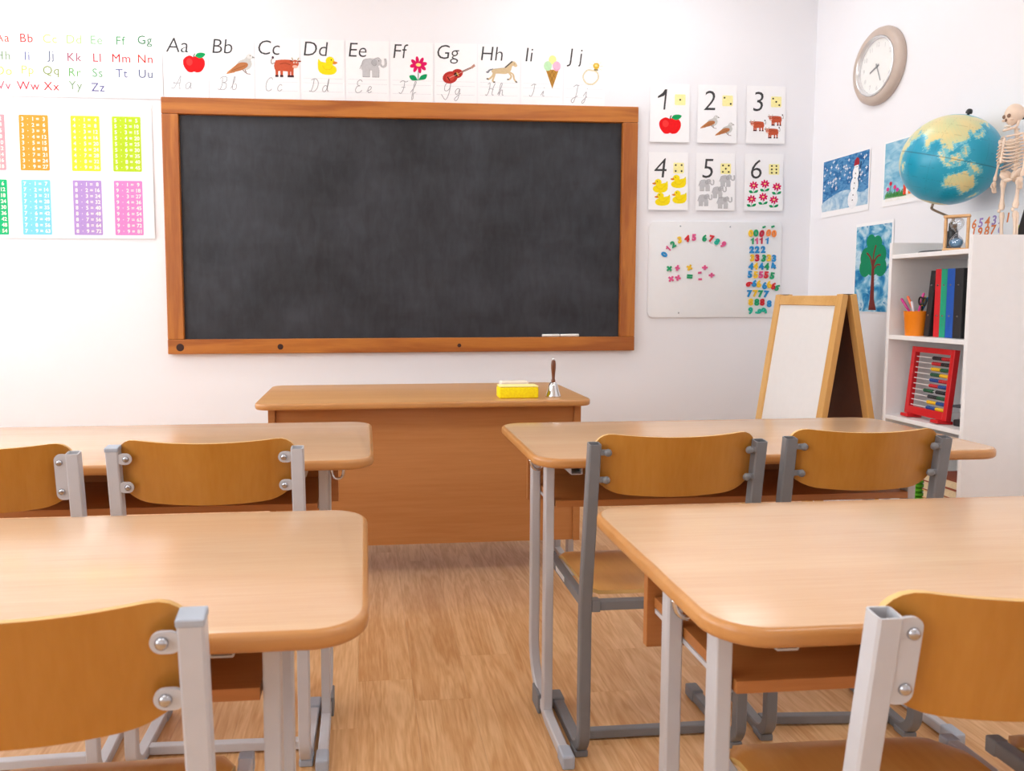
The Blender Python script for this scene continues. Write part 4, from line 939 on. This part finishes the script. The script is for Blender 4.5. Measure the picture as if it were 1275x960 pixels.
# ---------------- ring binders
def binder(y0, y1, hexc, label, lean=0.0, h=0.268, hx=BX0 + 0.050, dark=False):
    w = y1 - y0
    t = thing('ring_binder', label, 'binder', (hx, y0, SH[1]), group='ring binders', rot=(lean, 0, 0))
    m = plain('binder_' + hexc.lstrip('#'), hexc, 0.45, vary=0.03)
    d = 0.235
    obj('spine', box(0, 0.003, 0.0002, w - 0.0002, 0.0005, h, bev=0.0008, seg=1), m, t)
    for yy in (0.0002, w - 0.0027): obj('cover', box(0.0032, d, yy, yy + 0.0025, 0.0005, h, bev=0.0006, seg=1), m, t)
    obj('paper_block', box(0.016, d - 0.012, 0.003, w - 0.003, 0.006, h - 0.012), PAPER, t)
    for zz in (0.085, 0.205):
        b_ = dome(0.0035, 0.0018); xform(b_, Matrix.Rotation(-PI / 2, 4, 'Y'))
        obj('rivet', b_, STEEL, t, loc=(0.0, w / 2, zz), smooth=True)
binder(2.861, 2.891, '#d3222c', 'red ring binder on the upper shelf')
binder(2.829, 2.860, '#1aa07c', 'green ring binder on the upper shelf')
binder(2.790, 2.828, '#1a56b4', 'blue ring binder on the upper shelf')
binder(2.748, 2.789, '#2b2b2e', 'black ring binder standing upright next to the blue one')
binder(2.918, 2.944, '#26262a', 'black ring binder leaning against the red one', lean=R(6), h=0.262)

# ---------------- abacus
t = thing('abacus', 'red framed abacus with rows of coloured beads on the middle shelf', 'abacus', (2.252, 2.908, SH[2]), rot=(0, R(5.0), R(-3)))
RED = plain('abacus_red', '#d01f26', 0.35, vary=0.03)
aw, ah = 0.252, 0.292
for s in (-1, 1):
    obj('upright', box(-0.011, 0.011, s * (aw / 2 - 0.011) - 0.011, s * (aw / 2 - 0.011) + 0.011, 0.014, ah, bev=0.002), RED, t)
    obj('foot', box(-0.035, 0.030, s * 0.092 - 0.022, s * 0.092 + 0.022, 0.0005, 0.0138, bev=0.003), RED, t)
obj('rail', box(-0.0112, 0.0112, -aw / 2 + 0.0222, aw / 2 - 0.0222, ah - 0.022, ah, bev=0.002), RED, t)
obj('rail', box(-0.0112, 0.0112, -aw / 2 + 0.0222, aw / 2 - 0.0222, 0.014, 0.046, bev=0.002), RED, t)
AB = {'k': '#26262a', 'r': '#c4262c', 'y': '#f2c21e', 'g': '#1d5a3a', 'b': '#1f4a94'}
ROWS = [('k', 'r', 0), ('r', 'k', 0), ('y', 'g', 0), ('g', 'y', 0), ('b', 'r', 0), ('r', 'b', 0), ('g', 'k', .022), ('k', 'g', 0), ('y', 'b', 0), ('b', 'y', 0)]
def bead_run(n, pitch):
    bm = bmesh.new()
    for i in range(n):
        lathe([(0.0022, -pitch * .48), (0.0062, -pitch * .40), (0.0078, -pitch * .1), (0.0078, pitch * .1), (0.0062, pitch * .40), (0.0022, pitch * .48)], 12, bm=bm) if i == 0 else None
        if i == 0:
            base = bmesh.new(); lathe([(0.0022, -pitch * .48), (0.0062, -pitch * .40), (0.0078, -pitch * .1), (0.0078, pitch * .1), (0.0062, pitch * .40), (0.0022, pitch * .48)], 12, bm=base)
            bm.clear()
        me = bpy.data.meshes.new('b'); base.to_mesh(me); me.transform(Matrix.Rotation(PI / 2, 4, 'X')); me.transform(Matrix.Translation((0, -i * pitch, 0))); bm.from_mesh(me); bpy.data.meshes.remove(me)
    return bm
for r_, (a, b, sh) in enumerate(ROWS):
    z = ah - 0.040 - r_ * 0.0222
    rod = obj('rod', tube([(0, -aw / 2 + 0.022, z), (0, aw / 2 - 0.022, z)], 0.0019, 8), plain('white_rod', '#e9e6e4', 0.4), t)
    p = 0.0108; y0 = -aw / 2 + 0.023 + p * 9.6
    obj('bead_row', bead_run(5, p), plain('bead_' + a, AB[a], 0.35), rod, loc=(0, y0 + sh * 1.3, z), smooth=50, kind='stuff')
    obj('bead_row', bead_run(5, p), plain('bead_' + b, AB[b], 0.35), rod, loc=(0, y0 - 5 * p + sh * .5, z), smooth=50, kind='stuff')

# ---------------- microscope
t = thing('microscope', 'small dark microscope half hidden behind the bookcase side', 'microscope', (2.335, 2.745, SH[2]), R(12))
obj('base', box(-0.075, 0.065, -0.040, 0.040, 0, 0.026, bev=0.006, seg=3), BLACK, t, smooth=40)
obj('arm', tube(smooth_path([(0.045, 0, 0.022), (0.055, 0, 0.08), (0.050, 0, 0.15), (0.015, 0, 0.185)], 5), 0.012, 12), GREY_D, t, smooth=True)
obj('stage', box(-0.078, 0.040, -0.042, 0.042, 0.072, 0.082, bev=0.002), plain('stage_dark', '#3a4048', 0.4), t)
obj('tube', tube([(-0.016, 0, 0.118), (0.002, 0, 0.17), (0.022, 0, 0.225)], 0.015, 16), plain('microscope_grey', '#8d9096', 0.35), t, smooth=40)
obj('objective', tube([(-0.024, 0, 0.096), (-0.0165, 0, 0.1175)], [0.006, 0.010], 14), STEEL, t, smooth=40)
obj('eyepiece', tube([(0.0222, 0, 0.2255), (0.031, 0, 0.25)], 0.011, 14), BLACK, t, smooth=40)
obj('focus_knob', tube([(0.052, -0.032, 0.11), (0.052, 0.032, 0.11)], 0.013, 16), BLACK, t, smooth=40)

# ---------------- lower shelf: books and a green toy
def book(x, y, z, lx, ly, th, hexc, label, rz=0.0):
    t = thing('book', label, 'book', (x, y, z), rz, 'books lying on the lower shelf')
    m = plain('cover_' + hexc.lstrip('#'), hexc, 0.5, vary=0.05)
    for zz in (0, th - 0.0025): obj('cover', box(-lx / 2, lx / 2, -ly / 2, ly / 2, zz, zz + 0.0025, bev=0.0005, seg=1), m, t)
    obj('spine', box(lx / 2 - 0.0025, lx / 2, -ly / 2, ly / 2, 0.0026, th - 0.0026), m, t)
    obj('page_block', box(-lx / 2 + 0.004, lx / 2 - 0.003, -ly / 2 + 0.004, ly / 2 - 0.004, 0.0027, th - 0.0027), plain('page_edges', '#e4d3ae', 0.9, vary=0.08, scale=200), t)
z = SH[3]
for (th, c, lb, rz) in ((0.034, '#c9a36a', 'tan book at the bottom of the pile on the lower shelf', 0), (0.030, '#d8b27a', 'pale brown book second from the bottom of the lower pile', 2), (0.036, '#a34a30', 'thick brick-red book in the middle of the lower pile', -2), (0.034, '#9c4a2c', 'red-brown book on top of the pile on the lower shelf', 1)):
    book(2.335, 2.775, z, 0.235, 0.185, th, c, lb, R(rz)); z += th + 0.0004
t = thing('stacking_toy', 'bright green ribbed plastic stacking toy on the lower shelf', 'toy', (2.262, 2.965, SH[3]))
GT = plain('green_plastic', '#5cb51e', 0.35, vary=0.02)
obj('toy_base', lathe([(0, 0), (0.045, 0), (0.045, 0.010), (0.02, 0.012), (0, 0.012)], 28), GT, t, smooth=40)
for k in range(7):
    z = 0.0122 + k * 0.0182
    obj('ring', lathe([(0, z), (0.024, z), (0.031, z + 0.005), (0.032, z + 0.009), (0.031, z + 0.013), (0.024, z + 0.018), (0, z + 0.018)], 28), GT, t, smooth=50)

# ---------------- hourglass
HX, HY, HZ = 2.262, 2.807, SH[0]
t = thing('hourglass', 'wooden framed hourglass with blue sand on the bookcase', 'hourglass', (HX, HY, HZ), R(47))
HW = wood('hourglass_wood', '#cf9d68', '#e3ba88', 'Y', 0.4, scale=20)
for z in (0.0, 0.126): obj('plate', box(-0.0245, 0.0245, -0.043, 0.043, z, z + 0.010, bev=0.003), HW, t)
for (x, y) in ((-.014, -.036), (-.014, .036), (.014, -.036), (.014, .036)): obj('post', lathe([(0.0042, 0.0102), (0.0052, 0.03), (0.0045, 0.068), (0.0052, 0.106), (0.0042, 0.1258)], 12), HW, t, loc=(x, y, 0), smooth=40)
GP = [(0.010, 0.0103), (0.020, 0.018), (0.0235, 0.032), (0.019, 0.047), (0.008, 0.060), (0.003, 0.068), (0.008, 0.076), (0.019, 0.089), (0.0235, 0.104), (0.020, 0.118), (0.010, 0.1256)]
obj('glass_bulb', lathe([(v.x, v.z) for v in smooth_path([(r_, 0, z) for (r_, z) in GP], 4)], 28), clear('hourglass_glass', (0.93, 0.97, 1.0), 0.5), t, smooth=60)
obj('sand', lathe([(0, 0.0115), (0.009, 0.0115), (0.0185, 0.019), (0.0222, 0.032), (0.0205, 0.041), (0.010, 0.046), (0, 0.049)], 24), plain('blue_sand', '#1583b4', 0.9, vary=0.12, scale=400), t, smooth=50)

# ---------------- globe
GC = Vector((2.362, 2.985, 1.7195)); GR = 0.178
vh = Vector((GC.x, GC.y, 0)).normalized(); rt = Vector((vh.y, -vh.x, 0))
tilt = R(17)
pole = (Vector((0, 0, 1)) * math.cos(tilt) + rt * math.sin(tilt) - vh * 0.10).normalized()
t = thing('globe', 'large blue globe on a black stand on top of the bookcase', 'globe', (2.345, 2.965, SH[0]))
org = Vector((2.345, 2.965, SH[0]))
LAND = [
 [(-9,37),(-9,43),(-1,44),(-4,48),(2,51),(8,54),(10,58),(6,59),(6,62),(14,68),(25,71),(40,67),(55,69),(70,73),(80,73),(100,77),(113,74),(130,71),(140,73),(160,70),(180,69),(180,63),(163,60),(160,53),(156,51),(156,57),(163,62),(150,59),(138,54),(141,52),(140,48),(131,43),(128,39),(129,35),(126,35),(125,39),(121,40),(118,39),(122,37),(119,35),(122,31),(121,27),(117,23),(110,21),(106,19),(109,13),(107,10),(105,9),(102,12),(100,13),(99,10),(103,4),(103,1),(101,3),(98,9),(98,16),(94,16),(91,22),(87,21),(80,15),(80,11),(77,8),(73,17),(72,21),(67,24),(57,26),(50,30),(48,29),(52,24),(56,24),(59,22),(55,17),(45,13),(43,13),(39,21),(35,28),(34,31),(36,36),(30,36),(27,37),(26,40),(23,38),(19,42),(13,45),(18,40),(15,38),(12,42),(8,44),(3,42),(0,39),(-5,36)],
 [(-17,15),(-16,21),(-9,31),(-6,36),(10,37),(11,33),(20,31),(30,31),(33,28),(38,18),(43,12),(51,12),(42,-2),(40,-10),(40,-15),(35,-20),(35,-24),(32,-29),(27,-34),(19,-34),(14,-22),(13,-12),(9,-1),(9,4),(4,6),(-8,5),(-13,9)],
 [(44,-17),(50,-14),(47,-25),(44,-24)], [(114,-22),(114,-34),(118,-35),(124,-33),(131,-31),(136,-35),(140,-38),(147,-39),(150,-37),(153,-30),(153,-25),(146,-19),(142,-11),(140,-17),(136,-15),(136,-12),(131,-12),(128,-15),(122,-18)],
 [(131,-1),(138,-2),(147,-6),(150,-10),(143,-9),(138,-8),(133,-4)], [(109,1),(113,4),(117,7),(119,5),(116,-4),(110,-3)], [(95,5),(98,4),(104,-2),(106,-6),(102,-4)], [(105,-6),(114,-7),(114,-9),(106,-8)], [(119,1),(125,1),(121,-1),(123,-5),(120,-5)],
 [(120,18),(122,18),(126,7),(122,7),(121,13)], [(130,31),(136,33),(141,36),(142,43),(145,44),(141,45),(140,40),(136,36),(131,34)], [(80,9),(82,7),(81,6)], [(145,-41),(148,-41),(147,-43)], [(172,-35),(178,-38),(174,-42),(168,-46),(167,-45)],
 [(-168,66),(-156,71),(-125,70),(-95,72),(-80,70),(-60,55),(-66,45),(-75,38),(-81,31),(-80,25),(-90,30),(-97,27),(-97,20),(-88,16),(-83,9),(-95,16),(-105,20),(-115,30),(-124,40),(-124,48),(-135,58),(-152,60),(-165,60)],
 [(-78,8),(-62,10),(-50,0),(-35,-6),(-40,-22),(-55,-34),(-65,-45),(-70,-54),(-75,-50),(-71,-30),(-70,-18),(-80,-5)]]
bm = bmesh.new(); bmesh.ops.create_icosphere(bm, subdivisions=7, radius=GR)
me = bpy.data.meshes.new('sphere'); bm.to_mesh(me); bm.free()
nV = len(me.vertices); co = np.zeros(nV * 3); me.vertices.foreach_get('co', co); co = co.reshape(-1, 3) / GR
lat = np.degrees(np.arcsin(np.clip(co[:, 2], -1, 1))); lon = np.degrees(np.arctan2(co[:, 1], co[:, 0]))
wob = 1.2 * np.sin(lon * .9 + lat * .7) + 0.8 * np.sin(lon * 2.3 - lat * 1.9); wob2 = 1.2 * np.sin(lat * 1.3 - lon * .8) + 0.7 * np.sin(lat * 2.9 + lon * 1.7)
def inside(px, py, poly):
    c = np.zeros(len(px), bool); n = len(poly)
    for i in range(n):
        x1, y1 = poly[i]; x2, y2 = poly[(i + 1) % n]
        if y1 == y2: continue
        k = ((y1 > py) != (y2 > py)) & (px < (x2 - x1) * (py - y1) / (y2 - y1) + x1); c ^= k
    return c
land = np.zeros(nV, bool); near = np.zeros(nV, bool)
for P in LAND:
    land |= inside(lon + wob, lat + wob2, P)
for (dx, dy) in ((3, 0), (-3, 0), (0, 3), (0, -3), (2, 2), (-2, -2), (2, -2), (-2, 2)):
    for P in LAND: near |= inside(lon + wob + dx, lat + wob2 + dy, P)
land |= lat < -72
# map colours: tan-yellow highlands, green lowlands, white-ish ice, teal sea with paler shelves
C = np.zeros((nV, 4)); C[:, 3] = 1
sea = np.array(lin('#1ea0c2')[:3]); shelf = np.array(lin('#6fc3d0')[:3])
C[:, :3] = sea; C[near, :3] = shelf
h1 = 0.5 + 0.5 * np.sin(lon * .11 + 1.3 + np.sin(lat * .13)) * np.cos(lat * .12 + .4); h1 = np.clip(h1 + 0.12 * np.sin(lon * 1.1 + lat) + .08 * np.sin(lat * 2.2 - lon * 1.7), 0, 1)[:, None]
lc = np.array(lin('#cfd6a4')[:3]) * (1 - h1) + np.array(lin('#e6d69a')[:3]) * h1
C[land, :3] = lc[land]
edge = land & ~(inside(lon, lat, [(-999, -999), (999, -999), (999, 999), (-999, 999)]) & land)
g = ((np.abs((lon + 180) % 30 - 15) > 14.75) | (np.abs((lat + 90) % 15 - 7.5) > 7.32)) & (np.abs(lat) < 80)
C[g, :3] *= 0.78
C[np.abs(lat) < 0.45, :3] *= 0.5
at = me.color_attributes.new('map', 'FLOAT_COLOR', 'POINT'); at.data.foreach_set('color', C.astype(np.float32).ravel())
gm, nt, b_ = _new('globe_map'); ca = nt.nodes.new('ShaderNodeVertexColor'); ca.layer_name = 'map'
nt.links.new(ca.outputs[0], b_.inputs['Base Color']); b_.inputs['Roughness'].default_value = 0.28
# turn the map so that longitude 108 faces the room, then tip the pole
zax = pole; xax = (-vh - zax * (-vh).dot(zax)).normalized(); yax = zax.cross(xax)
Mg = Matrix((xax, yax, zax)).transposed() @ Matrix.Rotation(-R(108), 3, 'Z')
s_ = obj('sphere', me, gm, t, loc=GC - org, smooth=True); s_.rotation_euler = Mg.to_euler()
np_ = GC + pole * GR; sp = GC - pole * GR
b_ = lathe([(0, -0.004), (0.005, -0.004), (0.005, 0.004), (0.0115, 0.006), (0.012, 0.012), (0.010, 0.019), (0.006, 0.023), (0, 0.024)], 18)
obj('pole_knob', b_, BLACK, t, loc=np_ - org, rot=pole.to_track_quat('Z', 'Y').to_euler(), smooth=40)
arm = [sp + pole * 0.004, sp - pole * 0.010, sp - pole * 0.024 + rt * 0.008, Vector((2.350, 2.962, 1.492)), Vector((2.356, 2.945, 1.482)), Vector((2.356, 2.945, 1.462))]
obj('arm', tube(smooth_path([p - org for p in arm], 5), 0.0048, 10), plain('bronze_arm', '#8b7a6a', 0.3, 0.8), t, smooth=True)
obj('stem', lathe([(0.030, 0.0125), (0.030, 0.030), (0.024, 0.034), (0.024, 0.058), (0.019, 0.062), (0.019, 0.086), (0.015, 0.090), (0.014, 0.118), (0.009, 0.124), (0, 0.124)], 24), BLACK, t, loc=(0.011, -0.020, 0), smooth=30)
obj('base', lathe([(0, 0), (0.096, 0), (0.098, 0.004), (0.090, 0.010), (0.05, 0.0122), (0, 0.0122)], 40), BLACK, t, smooth=40)

# ---------------- skeleton model
BONE = plain('bone_plastic', '#ecd6c2', 0.5, vary=0.05, scale=60)
BONE_D = plain('bone_socket', '#8a6f5e', 0.7)
SK = Vector((2.395, 2.720, SH[0]))
t = thing('skeleton_model', 'small cream skeleton model on a black stand at the bookcase end', 'skeleton', SK, R(-90))
def bone(nm, a, b, r_, parent=t, knob=1.7, bend=(0, 0, 0)):
    a, b = Vector(a), Vector(b); bd = Vector(bend); n = 8
    pts = [a.lerp(b, i / n) + bd * math.sin(PI * i / n) for i in range(n + 1)]
    rad = [r_ * k for k in (knob * .75, knob, knob * .72, 1, .95, 1, knob * .72, knob, knob * .75)]
    return obj(nm, tube(pts, rad, 10), BONE, parent, smooth=60)
def blob(nm, c, s, parent=t, m=BONE, sub=3, rot=(0, 0, 0)):
    bm = bmesh.new(); bmesh.ops.create_icosphere(bm, subdivisions=sub, radius=1.0)
    bmesh.ops.scale(bm, verts=bm.verts, vec=s)
    return obj(nm, bm, m, parent, loc=c, rot=rot, smooth=True)
# skull: cranium, face narrowing to the jaw
bm = bmesh.new(); bmesh.ops.create_icosphere(bm, subdivisions=4, radius=1.0)
for v in bm.verts:
    x, y, z = v.co
    fz = 0.0
    if z < -0.15: k = min(1, (-0.15 - z) / 0.85); x *= 1 - .42 * k; y = y * (1 - .30 * k) - .28 * k
    if y < -0.5 and z > -0.3: y *= 0.94
    v.co = Vector((x * .029, y * .035, z * .040))
sk = obj('skull', bm, BONE, t, loc=(0, 0.002, 0.494), smooth=True)
for s in (-1, 1):
    blob('eye_socket', (s * .0105, -.0310, -.006), (.0070, .005, .0075), sk, BONE_D)
    blob('cheekbone', (s * .018, -.024, -.018), (.007, .008, .005), sk)
blob('nose_hole', (0, -.0325, -.020), (.0038, .004, .006), sk, BONE_D)
jaw = tube(smooth_path([(-.019, .004, .470), (-.0195, -.004, .448), (-.014, -.024, .440), (0, -.032, .438), (.014, -.024, .440), (.0195, -.004, .448), (.019, .004, .470)], 4), .0046, 8)
obj('jaw', jaw, BONE, t, smooth=True)
obj('teeth', tube(smooth_path([(-.012, -.021, .452), (0, -.031, .451), (.012, -.021, .452)], 4), .0038, 8), plain('teeth', '#f4ece0', 0.4), t, smooth=True)
sp_ = bone('spine', (0, .016, .275), (0, .010, .452), .0062, knob=1.1, bend=(0, .008, 0))
for i in range(15):
    z = .285 + i * .0112
    blob('vertebra', (0, .0155 + .007 * math.sin(PI * i / 15), z), (.0085, .0075, .0042), sp_, sub=2)
for i in range(9):
    z = .412 - i * .0125; wx = .026 + .018 * math.sin(PI * min(1, (i + 1.5) / 10)); dy = .030 + .012 * math.sin(PI * (i + 1) / 11)
    for s in (-1, 1):
        pts = [(s * .006, .018, z), (s * wx * .8, .022, z - .002), (s * wx, -.004, z - .010), (s * wx * .75, -.028 - .3 * (dy - .03), z - .018), (s * .006, -dy, z - .016 + .001 * i)] if i < 7 else [(s * .006, .018, z), (s * wx * .8, .02, z - .004), (s * wx, -.004, z - .014), (s * wx * .8, -.020, z - .020)]
        obj('rib', tube(smooth_path(pts, 4), .0026, 7), BONE, t, smooth=True)
bone('sternum', (0, -.032, .408), (0, -.042, .318), .0048, knob=1.2)
for s in (-1, 1):
    bone('clavicle', (s * .006, -.030, .414), (s * .050, -.002, .418), .0034, knob=1.3)
    blob('shoulder_blade', (s * .036, .024, .392), (.018, .004, .024), rot=(R(10), 0, s * R(-15)))
    blob('hip_bone', (s * .028, .006, .278), (.008, .021, .022), rot=(R(-10), s * R(28), s * R(20)))
    bone('upper_arm', (s * .054, .0, .414), (s * .058, .004, .346), .0048)
    bone('forearm', (s * .058, .003, .342), (s * .062, -.010, .262), .0038)
    bone('forearm', (s * .064, .004, .342), (s * .056, -.010, .262), .0027, knob=1.3)
    hd = blob('palm', (s * .060, -.013, .249), (.0050, .0085, .0125))
    for f in range(4): obj('finger', tube(smooth_path([(0, -.007 + f * .0048, -.010), (s * -.001, -.008 + f * .0052, -.022), (s * -.003, -.007 + f * .005, -.032 - .002 * (f in (1, 2)))], 3), .0020, 6), BONE, hd, smooth=True)
    obj('thumb', tube(smooth_path([(0, -.008, .004), (s * -.003, -.014, -.006), (s * -.004, -.015, -.015)], 3), .0021, 6), BONE, hd, smooth=True)
    bone('thigh_bone', (s * .036, .004, .262), (s * .031, -.002, .150), .0062, knob=1.75)
    blob('kneecap', (s * .031, -.012, .146), (.0065, .005, .0075))
    bone('shin_bone', (s * .030, -.001, .141), (s * .030, .004, .022), .0052, knob=1.8)
    bone('calf_bone', (s * .040, .002, .134), (s * .038, .006, .024), .0028, knob=1.3)
    blob('foot', (s * .032, -.012, .0065), (.0115, .030, .0065))
blob('sacrum', (0, .016, .272), (.014, .010, .022))
blob('pubic_bone', (0, -.012, .256), (.020, .007, .007))
obj('stand_base', slab(round_rect(.080, .150, .02, 5, 0.002, .035), .0, .0002), BLACK, t)
obj('stand_post', box(-.014, .014, -.006, .006, 0, .300, bev=.003), BLACK, t, loc=(0.012, .030, .0004), rot=(R(-9), R(6), 0))
obj('stand_rod', tube([(0.042, .077, .29), (0.040, .084, .47), (0.030, .075, .482), (0, .028, .482)], .0048, 8), BLACK, t, smooth=True)

# ================================================================== easel
EY0, EY1, EZ = 3.128, 3.668, 1.180
t = thing('easel', 'wooden A-frame easel with a white board beside the bookcase', 'easel', (2.05, 3.40, 0))
EB = plain('easel_whiteboard', '#ecebea', 0.35, vary=0.01); EBR = plain('brown_hardboard', '#5a2e18', 0.7, vary=0.08, scale=50)
ea, eb = EY0 - 3.40, EY1 - 3.40
for (nm, x, ang, m) in (('front', -0.018, R(8.0), EB), ('rear', 0.018, R(-11.0), EBR)):
    hh = EZ / math.cos(ang) - 0.004
    xa, xb = (-0.014, 0.014)
    for yy in (ea, eb - 0.042):
        obj('leg', box(xa, xb, yy, yy + 0.042, -hh, 0.0, bev=0.003), EASEL_W, t, loc=(x, 0, EZ), rot=(0, ang, 0))
    for (z0, z1) in ((-0.050, -0.006), (-0.760, -0.716)):
        b_ = box(0, eb - ea - 0.0845, xa + 0.002, xb - 0.002, z0, z1, bev=0.003); xform(b_, Matrix.Rotation(PI / 2, 4, 'Z'))
        obj('cross_rail', b_, EASEL_X, t, loc=(x, 0, EZ), rot=(0, ang, 0)).data.transform(Matrix.Translation((0, ea + 0.0422, 0)))
    obj('writing_board' if nm == 'front' else 'rear_board', box(-0.004, 0.004, ea + 0.0425, eb - 0.0425, -0.7155, -0.0505), m, t, loc=(x, 0, EZ), rot=(0, ang, 0))
for yy in (ea + 0.021, eb - 0.021):
    obj('hinge', box(-0.026, 0.026, yy - 0.012, yy + 0.012, EZ - 0.001, EZ + 0.002), plain('hinge_metal', '#5a4a3a', 0.4, 0.8), t)
